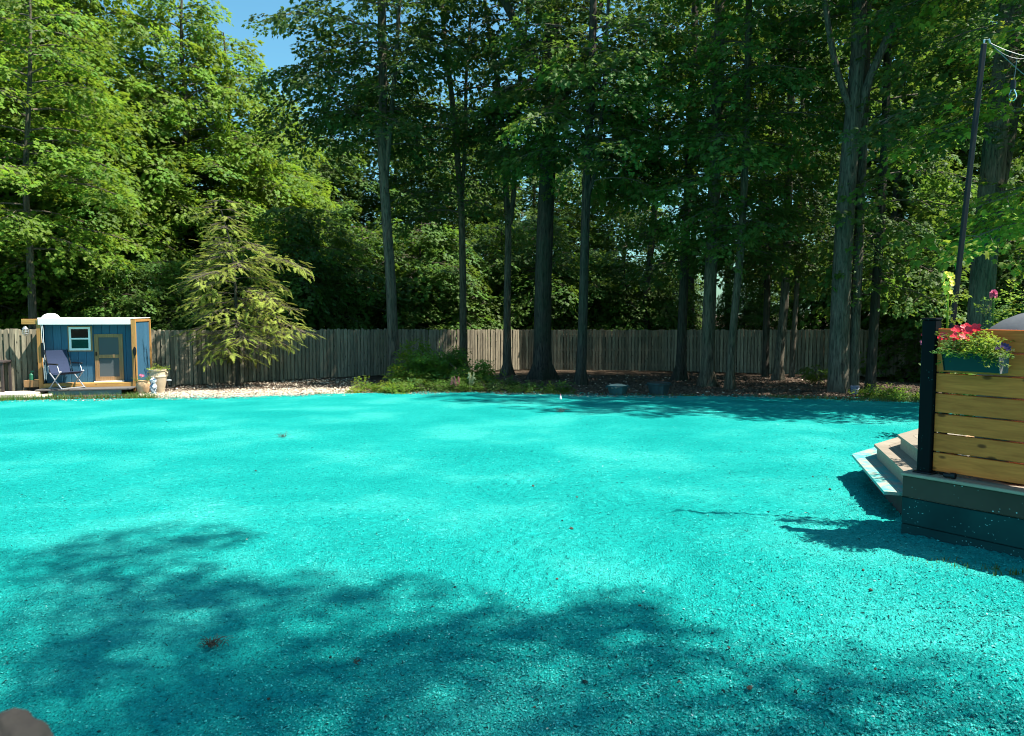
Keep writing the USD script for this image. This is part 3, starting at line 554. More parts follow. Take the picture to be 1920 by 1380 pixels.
stand(st, p5, (('left of the sturdy sunlit trunk', 1300, 37, 1.0, 1.0), ('right of the sturdy sunlit trunk', 1362, 40, 1.05, 2.5), ('left of the thin slanting trunks', 1422, 36, .95, 3.9), ('right of the thin slanting trunks', 1530, 39, 1.05, .4), ('just right of the large double trunk', 1655, 31, .95, 5.2),
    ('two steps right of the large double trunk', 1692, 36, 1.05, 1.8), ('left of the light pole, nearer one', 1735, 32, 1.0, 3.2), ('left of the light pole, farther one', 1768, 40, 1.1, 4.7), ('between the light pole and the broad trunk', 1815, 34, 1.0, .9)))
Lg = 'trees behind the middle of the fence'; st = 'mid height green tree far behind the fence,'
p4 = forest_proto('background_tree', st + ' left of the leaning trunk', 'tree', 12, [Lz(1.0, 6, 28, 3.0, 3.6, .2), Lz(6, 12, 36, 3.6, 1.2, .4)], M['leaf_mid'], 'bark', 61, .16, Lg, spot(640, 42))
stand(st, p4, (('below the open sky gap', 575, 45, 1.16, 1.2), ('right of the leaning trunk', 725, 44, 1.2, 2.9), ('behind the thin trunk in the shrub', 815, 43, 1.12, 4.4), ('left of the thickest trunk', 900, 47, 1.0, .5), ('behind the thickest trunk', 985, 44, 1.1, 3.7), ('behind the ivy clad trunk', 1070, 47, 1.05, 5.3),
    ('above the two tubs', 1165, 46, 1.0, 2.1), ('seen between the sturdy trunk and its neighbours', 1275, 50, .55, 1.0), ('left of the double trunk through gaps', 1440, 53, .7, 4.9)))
# the tree that shades the near lawn from behind the viewer
def shade_tree():
    r = np.random.default_rng(5); base = np.array([6.6, .4, 0.0]); H = 19.0
    root = thing('garden_tree', 'tree behind the viewer whose crown shades the near lawn', 'tree', base)
    ax = resample(np.array([(0, 0, -.1), (.1, -.1, 5), (-.1, .1, 10), (-.3, .1, 15), (-.2, 0, H)], float), 30)
    obj('trunk', trunk_mesh(ax, [.27, .2, .13, .03], 71, 12, 26, 1.3), M['bark'], root, smooth=True)
    P, X, U, mb = [], [], [], MB()
    dark = [(60, 1035), (165, 1010), (275, 1032), (325, 1018), (150, 1062), (255, 1078), (60, 1100), (180, 1122), (90, 1160), (220, 1150), (362, 1114), (404, 1139), (487, 1108), (592, 1097), (654, 1124), (737, 1140), (620, 1158), (510, 1150), (342, 1212), (240, 1232), (120, 1235), (675, 1212), (716, 1203), (590, 1246), (516, 1300), (404, 1287), (250, 1290), (100, 1300), (362, 1335), (200, 1345), (904, 1150), (967, 1178), (1008, 1194), (862, 1220), (800, 1237), (1070, 1150), (987, 1254), (904, 1295), (740, 1290),
            (1070, 1355), (716, 1372), (560, 1360), (1110, 1150), (1136, 1200), (1226, 1202), (1304, 1203), (1252, 1248), (1175, 1274), (1240, 1330), (1391, 1313), (1447, 1326), (1607, 1285), (1664, 1280), (1824, 1300), (1110, 1374), (1560, 1350), (880, 1365)]
    G = [ground(a, b)[:2] for a, b in dark] + [(r.uniform(-5, 2.6), r.uniform(-1.5, 2.9)) for _ in range(8)]
    for g in G:
        h = r.uniform(11.5, 15.5); C = np.array([g[0] + S[0] / S[2] * h, g[1] + S[1] / S[2] * h, h]) - base
        k = np.interp(h - r.uniform(.5, 2.0), ax[:, 2], np.arange(30)); a = ax[int(k)]
        m = (a + C) / 2 + [0, 0, .15 * np.linalg.norm(C - a)] + r.normal(0, .25, 3); b = resample(np.array([a, m, C]), 8)
        mb.tube(b, np.linspace(.045, .006, 8), 4, False); d = nrm(b[-1] - b[-3]); sd = nrm(np.cross(d, [0, 0, 1.0]))
        for q in range(r.integers(2, 4) + 2 * (g[0] < -1.3)):
            e = C + d * r.normal(-.22, .17) + sd * r.normal(0, .18) + [0, 0, r.normal(0, .12)]
            mb.tube(np.array([C - d * .5, e]), [.008, .003], 3, False); P.append(e); X.append(d + sd * r.normal(0, .7) + [0, 0, -.1]); U.append([r.normal(0, .25), r.normal(0, .25), 1.0])
        for q in range(0):
            t = r.uniform(.6, .85); e = b[int(t * 7)] + sd * r.normal(0, .3); P.append(e); X.append(d + sd * r.normal(0, .7)); U.append([r.normal(0, .25), r.normal(0, .25), 1.0])
    obj('branches', mb.get(), M['twig'], root)
    leaf_part(root, 'maple', np.array(P), frames(np.array(X), np.array(U)), r.uniform(.52, .86, len(P)), M['leaf_mid'], 71)
shade_tree()

# ------------------------------------------------------------------ fence
FL = [np.array([-17.2, 17.2]), np.array([.3, 32.2])]
FR = [np.array([.3, 32.2]), np.array([6.2, 31.2]), np.array([11.6, 28.2]), np.array([17.5, 21.5])]
def picket(h, w, seed):
    r = np.random.default_rng(seed); c = .022
    pts = np.array([(-w / 2, 0), (w / 2, 0), (w / 2, h - c), (w / 2 - c, h), (-w / 2 + c, h), (-w / 2, h - c)])
    return trimesh.creation.extrude_polygon(Polygon(pts), .018)
def fence(pts, label, seed, s0=0.0):
    r = np.random.default_rng(seed); root = thing('picket_fence', label, 'fence')
    back, posts = MB(), []
    for a, b in zip(pts[:-1], pts[1:]):
        d = b - a; Ln = np.linalg.norm(d); d = d / Ln; nn = np.array([d[1], -d[0]])          # nn faces the lawn
        if np.dot(nn, -a) < 0: nn = -nn
        H = 1.66
        ns = int(Ln / .131); ang = math.atan2(d[1], d[0])
        for i in range(ns):
            for layer in (0, 1):
                s = (i + .5 + .5 * layer) * Ln / ns
                p = a + d * s; z = float(tz(*p)) + .04 + r.normal(0, .008); hgt = H + r.normal(0, .012)
                m = picket(hgt, .103 + r.normal(0, .005) if layer == 0 else .10, 0)
                v = np.asarray(m.vertices)                                                       # x across, y up, z thickness
                tilt = r.normal(0, .006)
                off = .020 + r.uniform(0, .006) if layer == 0 else -.062
                q = np.column_stack([v[:, 0] + tilt * v[:, 1], v[:, 2] + off + r.normal(0, .004) * v[:, 1], v[:, 1]])
                W = np.column_stack([p[0] + q[:, 0] * d[0] + q[:, 1] * nn[0], p[1] + q[:, 0] * d[1] + q[:, 1] * nn[1], z + q[:, 2]])
                f = np.asarray(m.faces)
                if layer == 0: obj('picket', (W, f), M['fence'], root)
                else: back.add(W, f)
        for zz in (.28, .88, 1.45):
            k = max(2, int(Ln / 2.4)); tt = np.linspace(0, 1, k + 1)
            for t0, t1 in zip(tt[:-1], tt[1:]):
                A, B = a + d * Ln * t0, a + d * Ln * t1
                obj('rail', MB().bar([*(A - nn * .022 + d * .004), tz(*A) + zz], [*(B - nn * .022 - d * .004), tz(*B) + zz], .036, .085).get(), M['fence_rail'], root)
    obj('back_pickets', back.get(), M['fence'], root, kind='stuff')
    return root
fence(FL, 'weathered picket fence running behind the shed and hemlock', 1)
fence(FR, 'shaded dark picket fence behind the row of trunks on the right', 2)

# ------------------------------------------------------------------ the blue shed
PL = np.array([*at(77, 700, 20.4)[:2], 0]); fd = nrm([.975, .22, 0]); fn = np.array([fd[1], -fd[0], 0])          # front direction, outward normal
ga = math.atan2(fd[1], fd[0]); gz = float(tz(PL[0], 20.4))
def SH(px, py, back):                                                                   # pixel -> shed local (x along the front, y back, z up)
    q = on_plane(px, py, PL - fn * back, fn); d = q - PL
    return np.array([np.dot(d, fd), back, q[2] - gz])
shed = thing('blue_shed', 'small blue playhouse shed with white roof and orange timber posts', 'shed', (PL[0], PL[1], gz), ga)
xR = SH(252, 660, 0)[0]; DEP = 1.72; WB = .20
zt = SH(77, 598, 0)[2]; zf = SH(160, 716, WB)[2]; zs = .13
def part(name, a, b, m, parent=None, c=.004, label=None):
    a, b = np.asarray(a, float), np.asarray(b, float)
    return obj(name, MB().box(np.abs(b - a), (a + b) / 2, None, c).get(), M[m] if isinstance(m, str) else m, parent or shed, label=label)
part('post', (-.05, -.05, .0), (.05, .05, zt - .01), 'cedar'); part('post', (xR - .055, -.05, .0), (xR + .055, .05, zt - .02), 'cedar')
part('post', (xR - .05, DEP - .03, .0), (xR + .05, DEP + .05, zt - .03), 'cedar')
# front wall of vertical boards
nb_ = 11; xa, xb = .06, xR - .056
for i in range(nb_):
    a, b = xa + (xb - xa) * i / nb_, xa + (xb - xa) * (i + 1) / nb_
    part('siding_board', (a + .004, WB, zf - .05), (b - .004, WB + .03 , zt - .05), 'blue')
part('wall_backing', (xa, WB + .032, zf - .05), (xb, WB + .05, zt - .06), 'dark_inside')
for i in range(6):
    a, b = .06 + (DEP - .10) * i / 6, .06 + (DEP - .10) * (i + 1) / 6
    part('siding_board', (xR - .02, a + .003, .16), (xR + .012, b - .003, zt - .09), 'blue')
part('side_trim', (xR - .03, .052, zt - .088), (xR + .03, DEP - .032, zt - .02), 'cedar'); part('side_sill', (xR - .03, .052, .05), (xR + .025, DEP - .032, .155), 'cedar')
part('back_wall', (.02, DEP - .03, .1), (xR - .052, DEP, zt - .06), 'blue'); part('left_wall', (-.012, WB, .1), (.02, DEP - .032, zt - .06), 'blue')
part('sill_beam', (.052, -.045, zf - .17), (xR - .057, .045, zf - .015), 'cedar_h'); part('sill_beam', (.052, .05, zf - .06), (xR - .057, WB - .003, zf - .01), 'cedar_h')
rf = part('roof', (-.02, -.055, zt - .005), (xR + .03, DEP + .12, zt + .03), 'roofwhite', c=.01)
zfa = SH(150, 608.5, -.06)[2]
part('fascia', (-.0, -.075, zfa), (xR - .06, -.057, zt + .012), 'roofwhite', rf)
bm = part('beam', SH(40, 608, -.03) * [1, 0, 1] + [0, -.04, 0], SH(73, 598, 0) * [1, 0, 1] + [0, .05, 0], 'cedar_h')
sh = SH(46, 726, 0); shelf = part('side_shelf', (sh[0], -.05, sh[2]), (-.052, .45, SH(60, 713, 0)[2]), 'door_wood', label='timber shelf sticking out on the left')
part('shelf_base', (sh[0] + .1, .05, 0.0), (-.054, .4, sh[2] - .004), 'dark_inside')
# window
w0, w1 = SH(128.5, 659, WB), SH(172.5, 611, WB); wy = WB - .028
win = part('window', (w0[0], wy + .008, w0[2]), (w1[0], WB - .003, w1[2]), 'door_wood', label='white sash window in a timber surround')
g0, g1 = SH(131, 657, WB), SH(169.5, 613, WB)
fw = .055; gm = (g0[2] + g1[2]) / 2
part('sash_frame', (g0[0], wy - .012, g0[2]), (g0[0] + fw, wy + .006, g1[2]), 'white', win); part('sash_frame', (g1[0] - fw, wy - .012, g0[2]), (g1[0], wy + .006, g1[2]), 'white', win)
for a, b in ((g0[2], g0[2] + fw), (gm - .02, gm + .02), (g1[2] - fw, g1[2])):
    part('sash_frame', (g0[0] + fw + .001, wy - .011, a), (g1[0] - fw - .001, wy + .006, b), 'white', win)
for a, b in ((g0[2] + fw, gm - .02), (gm + .02, g1[2] - fw)):
    part('blind', (g0[0] + fw + .002, wy + .004, a + .002), (g1[0] - fw - .002, wy + .007, b - .002), 'dark_inside', win, 0)
    part('pane', (g0[0] + fw + .002, wy - .004, a + .002), (g1[0] - fw - .002, wy - .002, b - .002), M['glassdark'], win, 0)
# door
d0, d1 = SH(180, 714, WB), SH(230, 626, WB); dy = WB - .035; st = .105
door = part('door', (d0[0], dy, d0[2]), (d0[0] + st, WB - .003, d1[2]), 'door_wood', label='timber framed screen door')
part('stile', (d1[0] - st, dy, d0[2]), (d1[0], WB - .003, d1[2]), 'door_wood', door)
m_ = SH(200, 668, WB)[2]
for a, b in ((d0[2], d0[2] + .11), (m_ - .045, m_ + .045), (d1[2] - .09, d1[2])):
    part('crossbar', (d0[0] + st + .001, dy + .002, a), (d1[0] - st - .001, WB - .004, b), 'door_wood', door)
for a, b in ((d0[2] + .11, m_ - .045), (m_ + .045, d1[2] - .09)):
    part('screen', (d0[0] + st + .001, WB - .016, a + .001), (d1[0] - st - .001, WB - .006, b - .001), 'mesh', door, 0)
part('handle', (d0[0] + .03, dy - .03, m_ + .02), (d0[0] + .06, dy - .001, m_ + .13), 'black', door)
part('threshold', (d0[0] - .02, WB - .12, zf - .009), (d1[0] + .02, WB - .036, d0[2] - .003), 'white')
# cords by the left post
cm = MB()
for dx in (.07, .11):
    cm.tube([(dx, -.06, zt - .1), (dx + .02, -.07, zt - .9), (dx + .03, -.07, .35)], .006, 5)
cm.tube([(.115, -.07, .75), (.16, -.08, .5), (.15, -.08, .38), (.11, -.07, .4), (.10, -.07, .7)], .008, 5)
obj('cord', cm.get(), M['white'], shed)
part('cord_bag', (.05, -.085, .95), (.10, -.053, 1.35), 'black')
# platform step in front
pf = thing('porch_platform', 'low dark timber platform under the folding chair', 'platform', (PL[0], PL[1], gz), ga)
p0, p1_ = SH(92, 738, -.55), SH(252, 733, -.55)
for i in range(4):
    y0 = -.60 + i * .138
    part('platform_board', (.04, y0, .11), (xR + .03, y0 + .132, .145), M.setdefault('platform', wood('grey_platform', (.16, .15, .14), (.06, .055, .05), .22, 'x', 12, 3, .8)), pf)
part('front_board', (.35, -.57, -.06), (xR - .22, -.53, .107), M.setdefault('platform_front', wood('teal_sprayed_board', (.16, .27, .26), (.07, .13, .13), .22, 'x', 12, 3, .8)), pf, label='front board tinted turquoise by overspray')
part('joist', (.40, -.525, -.06), (.46, -.06, .107), 'dark_inside', pf); part('joist', (xR - .3, -.525, -.06), (xR - .24, -.06, .107), 'dark_inside', pf)
# white tarp bundle on the roof
sp = trimesh.creation.icosphere(3, 1.0); v = sp.vertices * [.21, .16, .12]; v[:, 2] = np.maximum(v[:, 2], 0); v *= 1 + .25 * (meshkit.noise(v * 9, 3)[:, None] - .5)
q = SH(95, 597, .25); o = tag(obj('tarp_bundle', (v + [0, 0, 0], sp.faces), M['white'], smooth=True), 'small white tarp bundle lying on the shed roof', 'tarp')
def place(prim, loc, rotz=0.0):
    x = UsdGeom.Xformable(prim); x.AddTranslateOp().Set(Gf.Vec3d(*map(float, loc)))
    if rotz: x.AddRotateZOp().Set(math.degrees(rotz))
def shedw(p):
    p = np.asarray(p, float); return PL * [1, 1, 0] + fd * p[0] - fn * p[1] + np.array([0, 0, gz + p[2]])
place(o, shedw([q[0], .25, zt + .03]), ga)
# lantern under the left beam
lp = shedw(SH(47, 608, 0)); lan = thing('hanging_lantern', 'caged metal lantern hanging under the shed beam at far left', 'lantern', lp)
obj('cap', lathe([(0, -.05), (.035, -.06), (.075, -.115), (.078, -.13), (0, -.13)], 16), M['tubegrey'], lan, smooth=30)
obj('globe', trimesh.Trimesh(*(lambda m: (m.vertices * [.055, .055, .075] + [0, 0, -.20], m.faces))(trimesh.creation.icosphere(2, 1.0))), M['clear_glass'], lan, smooth=True)
cg = MB()
for k in range(6):
    a = k * PI / 3; cg.tube([(.07 * math.cos(a), .07 * math.sin(a), -.13), (.085 * math.cos(a), .085 * math.sin(a), -.20), (.06 * math.cos(a), .06 * math.sin(a), -.28), (0, 0, -.295)], .005, 4)
for zz, rr in ((-.18, .084), (-.24, .078)):
    cg.tube([(rr * math.cos(a), rr * math.sin(a), zz) for a in np.linspace(0, 2 * PI, 15)], .005, 4)
obj('cage', cg.get(), M['tubegrey'], lan); obj('hook', MB().tube([(0, 0, 0.002), (0, 0, -.055)], .005, 5).get(), M['black'], lan)
# paddle leaning on the right post
q0, q1 = SH(257, 731, -.07), SH(252, 651, -.07)
pd = thing('paddle', 'dark long handled paddle leaning on the right shed post', 'paddle')
A, B = shedw([q0[0], -.12, .0]), shedw([q1[0], -.065, q1[2]])
obj('shaft', MB().tube([A, A + (B - A) * .8], .011, 6).get(), M['black'], pd)
C = A + (B - A) * .8; D = nrm(B - A)
bl = trimesh.creation.icosphere(2, 1.0); v = bl.vertices * [.045, .014, .13]; R = frames(fd[None], D[None])[0]
obj('blade', (v @ R.T + C + D * .13, bl.faces), M['black'], pd, smooth=True)
# little green bottle on the shelf
bt = thing('garden_bottle', 'small dark green bottle standing on the shed shelf', 'bottle', shedw([sh[0] + .16, .06, SH(60, 713, 0)[2] + .001]))
gm_ = mat('green_plastic', (.02, .13, .07), .4, .2, 8)
obj('body', lathe([(0, 0), (.055, 0), (.06, .02), (.06, .14), (.02, .19), (.02, .21), (0, .21)], 14), gm_, bt, smooth=30); obj('spray_head', MB().box((.09, .03, .04), (.02, 0, .232), None, .008).get(), gm_, bt)

# folding camp chair
def camp_chair(loc, rot):
    t = thing('folding_chair', 'slate blue folding camp chair on the shed platform', 'chair', loc, rot)     # faces local +x
    w = .27
    def sheet(P, th=.012):
        P = np.array(P, float); n = np.cross(P[1] - P[0], P[-1] - P[0]); n = n / np.linalg.norm(n) * th; k = len(P)
        v = np.vstack([P, P + n]); f = [[0, i + 1, i] for i in range(1, k - 1)] + [[k, k + i, k + i + 1] for i in range(1, k - 1)]
        for i in range(k): j = (i + 1) % k; f += [[i, j, k + j], [i, k + j, k + i]]
        return v, np.array(f)
    mb = MB(); n = 8
    for i in range(n):                                                       # a sagging back panel
        a, b = i / n, (i + 1) / n; f_ = lambda s: (-.26 - .2 * s - .05 * math.sin(PI * s), .40 + .60 * s)
        (xa_, za), (xb_, zb) = f_(a), f_(b); mb.add(*sheet([(xa_, -w, za), (xa_, w, za), (xb_, w, zb), (xb_, -w, zb)]))
    obj('backrest', mb.get(), M['chairblue'], t)
    mb = MB()
    for i in range(n):
        a, b = i / n, (i + 1) / n; g_ = lambda s: (-.26 + .54 * s, .40 + .06 * s - .05 * math.sin(PI * s))
        (xa_, za), (xb_, zb) = g_(a), g_(b); mb.add(*sheet([(xa_, -w, za), (xa_, w, za), (xb_, w, zb), (xb_, -w, zb)]))
    obj('seat', mb.get(), M['chairblue'], t)
    for s in (-1, 1):
        y = s * (w + .03)
        obj('leg', MB().tube([(-.30, y, .0), (.26, y, .47)], .016, 8).get(), M['tubegrey'], t); obj('leg', MB().tube([(.30, y, .0), (-.26, y, .42), (-.32, y, .60)], .016, 8).get(), M['tubegrey'], t)
        obj('back_tube', MB().tube([(-.24, y, .38), (-.47, y, 1.02)], .014, 8).get(), M['black'], t)
        ar = obj('armrest', MB().box((.44, .06, .035), (-.06, s * (w + .05), .655), None, .012).get(), M['black'], t)
        obj('arm_strut', MB().tube([(.10, y, .64), (.20, y, .42)], .012, 8).get(), M['tubegrey'], ar)
        obj('foot_tube', MB().tube([(-.33, y, .015), (.33, y, .015)], .013, 8).get(), M['tubegrey'], t)
    obj('cross_bar', MB().tube([(.29, -w - .03, .03), (.29, w + .03, .03)], .013, 8).tube([(-.29, -w - .03, .03), (-.29, w + .03, .03)], .013, 8).get(), M['tubegrey'], t)
    return t
cp = SH(126, 735, -.36); camp_chair(shedw([cp[0], -.33, .147]), ga - .75)

# dark table at the far left edge
tb = ground(2, 741); tt_ = thing('garden_table', 'dark brown table cut off by the left frame edge', 'table', tb, .3)
dk = mat('dark_brown_wood', (.04, .03, .028), .6)
obj('tabletop', MB().box((.7, .7, .05), (-.22, .2, .86), None, .008).get(), dk, tt_)
for sx, sy in ((-.52, -.1), (.08, -.1), (-.52, .5), (.08, .5)): obj('leg', MB().box((.06, .06, .833), (sx, sy, .417), None, .006).get(), dk, tt_)
obj('stretcher', MB().box((.53, .04, .05), (-.22, -.1, .20), None, .004).get(), dk, tt_)
for px, py, w, d, h in ((20, 745, 1.0, .8, .10), (62, 746, .5, .6, .06)):
    p = ground(px, py); r = np.random.default_rng(int(px)); m = cbox((w, d, h), .02); m = m.subdivide().subdivide(); v = m.vertices + .02 * (meshkit.noise(m.vertices * 5 + px, 2)[:, None] - .5)
    o = tag(obj('stone_slab', (v + [0, d / 2, h / 2 - .02], m.faces), M['slab']), 'large beige stone slab at the far left lawn edge' if px < 40 else 'smaller beige stone slab beside the shed shelf', 'stone slab'); place(o, p, .2)

# pots by the shed
def leaves_at(root, name, P, X, style, leafm, sc, seed):
    r = np.random.default_rng(seed); R = frames(np.asarray(X, float), np.column_stack([r.normal(0, .3, len(P)), r.normal(0, .3, len(P)), np.ones(len(P))]))
    return leaf_part(root, style, np.asarray(P, float), R, np.asarray(sc, float), leafm, seed, name)
def tuft(root, n, spread, h, leafm, seed, base=(0, 0, 0), sc=.35, style='oval'):
    r = np.random.default_rng(seed); a = r.uniform(0, 2 * PI, n); q = np.sqrt(r.uniform(0, 1, n))
    P = np.column_stack([np.cos(a) * q * spread, np.sin(a) * q * spread, h * r.uniform(.15, 1, n) * (1 - .6 * q * q)]) + base
    X = np.column_stack([np.cos(a), np.sin(a), r.uniform(-.1, 1.0, n)])
    return leaves_at(root, 'foliage', P, X, style, leafm, sc * r.uniform(.6, 1.2, n), seed)
def bloom(petal=.03, n=5, cup=.4, layers=1):
    mb = MB()
    for l in range(layers):
        for i in range(n):
            a = 2 * PI * i / n + l * .5; c, s = math.cos(a), math.sin(a); R = np.array([[c, -s, 0], [s, c, 0], [0, 0, 1]]); p = petal * (1 - .25 * l)
            v = np.array([(0, 0, 0), (p * .5, -p * .38, cup * p * .35), (p, -p * .3, cup * p * .7), (p * 1.08, 0, cup * p * .6), (p, p * .3, cup * p * .7), (p * .5, p * .38, cup * p * .35), (p * .55, 0, cup * p * .2)])
            mb.add(v @ R.T + [0, 0, l * p * .25], np.array([[6, k, (k + 1) % 6] for k in range(6)]))
    return mb.get()
def oriented(mesh, loc, n):
    v, f = mesh; n = nrm(n); x = nrm(np.cross([.3, 1, .2], n)); R = np.stack([x, np.cross(n, x), n], -1); return v @ R.T + np.asarray(loc), f
def pot(name, label, px, py, profile, m, Yoff=0, cat='flower pot'):
    g = ground(px, py); t = thing(name, label, cat, g)
    obj('pot', lathe(profile, 28), M[m] if isinstance(m, str) else m, t, smooth=35); return t
small = pot('flower_pot', 'small round terracotta pot with pink flowers beside the shed', 269, 738, [(0, 0), (.09, 0), (.115, .02), (.165, .17), (.175, .25), (.15, .31), (.13, .33), (.145, .35), (.12, .35), (.115, .30), (0, .29)], 'terracotta')
obj('soil', lathe([(0, .295), (.112, .297), (.112, .292), (0, .28)], 14), M['soil'], small)
tuft(small, 26, .15, .16, M['leaf_mid'], 4, (0, 0, .32), .22)
for i, (dx, dz) in enumerate(((-.03, .50), (.03, .48), (.0, .46))): obj('flower', oriented(bloom(.035, 5, .4, 2), (dx, -.05, dz), (dx * 4, -1, .6)), M['pink'], small)
big = pot('flower_pot', 'tall cream stoneware pot with a rim band, next to the terracotta pot', 297, 736, [(0, 0), (.13, 0), (.15, .03), (.20, .25), (.225, .42), (.235, .43), (.235, .455), (.215, .47), (.20, .55), (.205, .58), (.225, .60), (.225, .63), (.195, .63), (.19, .57), (0, .56)], 'stonepot')
obj('soil', lathe([(0, .572), (.185, .574), (.185, .568), (0, .56)], 14), M['soil'], big); tuft(big, 26, .17, .12, M['leaf_lime'], 5, (0, 0, .60), .25)
for s in (-1, 1): obj('handle', MB().tube([(s * .21, 0, .56), (s * .27, 0, .55), (s * .275, 0, .48), (s * .23, 0, .45)], .018, 8).get(), M['stonepot'], big, smooth=True)
fg = pot('ceramic_vase', 'small blue and white ceramic vase in front of the cream pot', 288, 739, [(0, 0), (.075, 0), (.08, .03), (.06, .05), (.085, .14), (.095, .21), (.06, .27), (.05, .29), (.085, .34), (.08, .39), (.04, .42), (.03, .44), (0, .44)], 'ceramic', cat='vase')
g = ground(314, 729); stl = thing('garden_tap', 'small white topped tap stand right of the cream pot', 'tap', g)
obj('stand', MB().tube([(0, 0, 0), (0, 0, .24)], .03, 8).get(), M['debris'], stl); obj('spout', MB().tube([(-.10, -.01, .25), (.12, -.01, .25)], .022, 8).get(), M['white'], stl)

# tubs under the trees, bucket
def tub(px, py, w, hpx, m, label, seed, fill):
    g = ground(px, py); k = g[1] / FPX; R, H = w * k / 2, hpx * k * 1.0
    t = thing('planter_tub', label, 'tub', g)
    prof = [(0, 0), (R * .70, 0), (R * .74, .015), (R * .96, H * .86), (R, H * .88), (R, H), (R * .93, H), (R * .90, H * .84), (0, H * .80)]
    obj('tub', lathe(prof, 32), M[m], t, smooth=35)
    s = obj('contents', (lambda mm: (mm.vertices * [R * .88, R * .88, .06] * (1 + .5 * (meshkit.noise(mm.vertices * 4 + seed, 1)[:, None] - .5)) + [0, 0, H * .86], mm.faces))(trimesh.creation.icosphere(3, 1.0)), M[fill], t)
    for a in (0, PI): obj('handle', MB().tube([(R * .98 * math.cos(a), -.07, H * .9), (R * 1.08 * math.cos(a), -.05, H * .8), (R * 1.08 * math.cos(a), .05, H * .8), (R * .98 * math.cos(a), .07, H * .9)], .012, 6).get(), M[m], t)
    return t
tub(1158, 741, 41, 19, 'tub', 'teal stained round tub at the lawn edge, left of the darker one', 1, 'chip')
tub(1235, 741, 44, 24, 'tub_dark', 'darker tub heaped with soil at the lawn edge, right of the teal one', 2, 'soil')
g = ground(1602, 739); bk = thing('bucket', 'blue grey bucket at the foot of the large double trunk', 'bucket', g)
obj('body', lathe([(0, 0), (.085, 0), (.105, .2), (.115, .2), (.115, .215), (.098, .215), (.08, .02), (0, .015)], 20), M['bucket'], bk, smooth=35); obj('handle', MB().tube([(-.11, 0, .205), (-.10, -.06, .15), (0, -.10, .12), (.10, -.06, .15), (.11, 0, .205)], .005, 5).get(), M['tubegrey'], bk)

# ------------------------------------------------------------------ shrubs and ground cover along the back
def shrub(px, py, w, h, n, leafm, label, seed, style='oval', sc=.8, cat='shrub', name='shrub', group=None):
    g = ground(px, py); r = np.random.default_rng(seed); t = thing(name, label, cat, g, group=group); mb = MB(); P, X = [], []
    for i in range(max(5, n // 12)):
        a = r.uniform(0, 2 * PI); l = r.uniform(.5, 1); e = np.array([math.cos(a) * w * l * .9, math.sin(a) * w * .7 * l, h * r.uniform(.45, 1) * (1 - .45 * l * l)])
        m_ = e * .5 + [0, 0, h * .18]; mb.tube(resample([(0, 0, -.02), m_, e], 5), np.linspace(.014, .004, 5), 4, False)
        for k in range(12):
            s = r.uniform(.35, 1.0); p = (m_ * 2 * s * (1 - s) * 1.0 + e * s * s) + r.normal(0, .09, 3); p[2] = max(.05, p[2]); P.append(p); X.append([math.cos(a) + r.normal(0, .5), math.sin(a) + r.normal(0, .5), r.normal(0, .25)])
    obj('stems', mb.get(), M['twig'], t); leaves_at(t, 'foliage', P, X, style, leafm, sc * r.uniform(.7, 1.2, len(P)), seed); return t
shrub(812, 722, 1.25, 1.6, 330, M['leaf_sun'], 'spreading green shrub leaning along the fence between two thin trunks', 3)
shrub(868, 728, .9, .9, 180, M['leaf_sun'], 'lower bright green shrub at the right foot of the spreading one', 4)
shrub(775, 726, .6, 1.0, 110, M['leaf_sun'], 'small upright shrub between the leaning trunk and the spreading shrub', 5)
for i, (px, py, w, h, n, lm, lb) in enumerate(((700, 736, .55, .30, 80, 'leaf_lime', 'light green perennial clump where the pale chips end'), (728, 737, .5, .3, 80, 'leaf_sun', 'yellowish perennial clump in front of the leaning trunk'), (762, 735, .5, .32, 70, 'leaf_mid', 'fern like clump below the spreading shrub, left'),
    (800, 734, .5, .3, 70, 'leaf_mid', 'fern like clump below the spreading shrub, middle'), (838, 734, .45, .3, 60, 'leaf_mid', 'green clump left of the pink astilbe'), (912, 733, .45, .35, 60, 'leaf_dark', 'dark green clump right of the pale astilbe'), (945, 734, .45, .3, 60, 'leaf_dark', 'dark low clump in front of the slender forked trunk'),
    (985, 735, .5, .26, 60, 'leaf_mid', 'low clump at the left root of the thickest trunk'), (1022, 735, .45, .26, 60, 'leaf_mid', 'low clump at the right root of the thickest trunk'), (1048, 738, .2, .15, 24, 'leaf_mid', 'tiny clump at the lawn edge behind the white marker'),
    (1648, 747, .5, .3, 80, 'leaf_sun', 'leafy clump at the foot of the short looking trunk'), (1680, 748, .45, .25, 60, 'leaf_mid', 'leafy clump left of the black deck post'), (1706, 750, .4, .16, 50, 'leaf_sun', 'pale low clump beside the black deck post'))):
    shrub(px, py, w, h, n, M[lm], lb, 30 + i, sc=.55, cat='plant', name='garden_plant')
shrub(1535, 722, .5, .8, 36, M['leaf_mid'], 'sparse sapling in the shade left of the large double trunk', 60, sc=.6, cat='sapling', name='sapling')
def astilbe(px, py, m, label, seed):
    g = ground(px, py); r = np.random.default_rng(seed); t = thing('astilbe', label, 'flower', g)
    tuft(t, 30, .22, .25, M['leaf_mid'], seed, (0, 0, .05), .4)
    for i in range(5):
        x, y, h = r.normal(0, .09), r.normal(0, .06), r.uniform(.38, .55); mb = MB()
        for k in range(40):
            s = r.uniform(0, 1); a = r.uniform(0, 2 * PI); rr = .045 * (1 - s); c = np.array([x + rr * math.cos(a), y + rr * math.sin(a), h - .2 + .2 * s]); mb.box((.02, .02, .02), c)
        mb.tube([(x * .3, y * .3, 0), (x, y, h)], .004, 4); obj('plume', mb.get(), m, t)
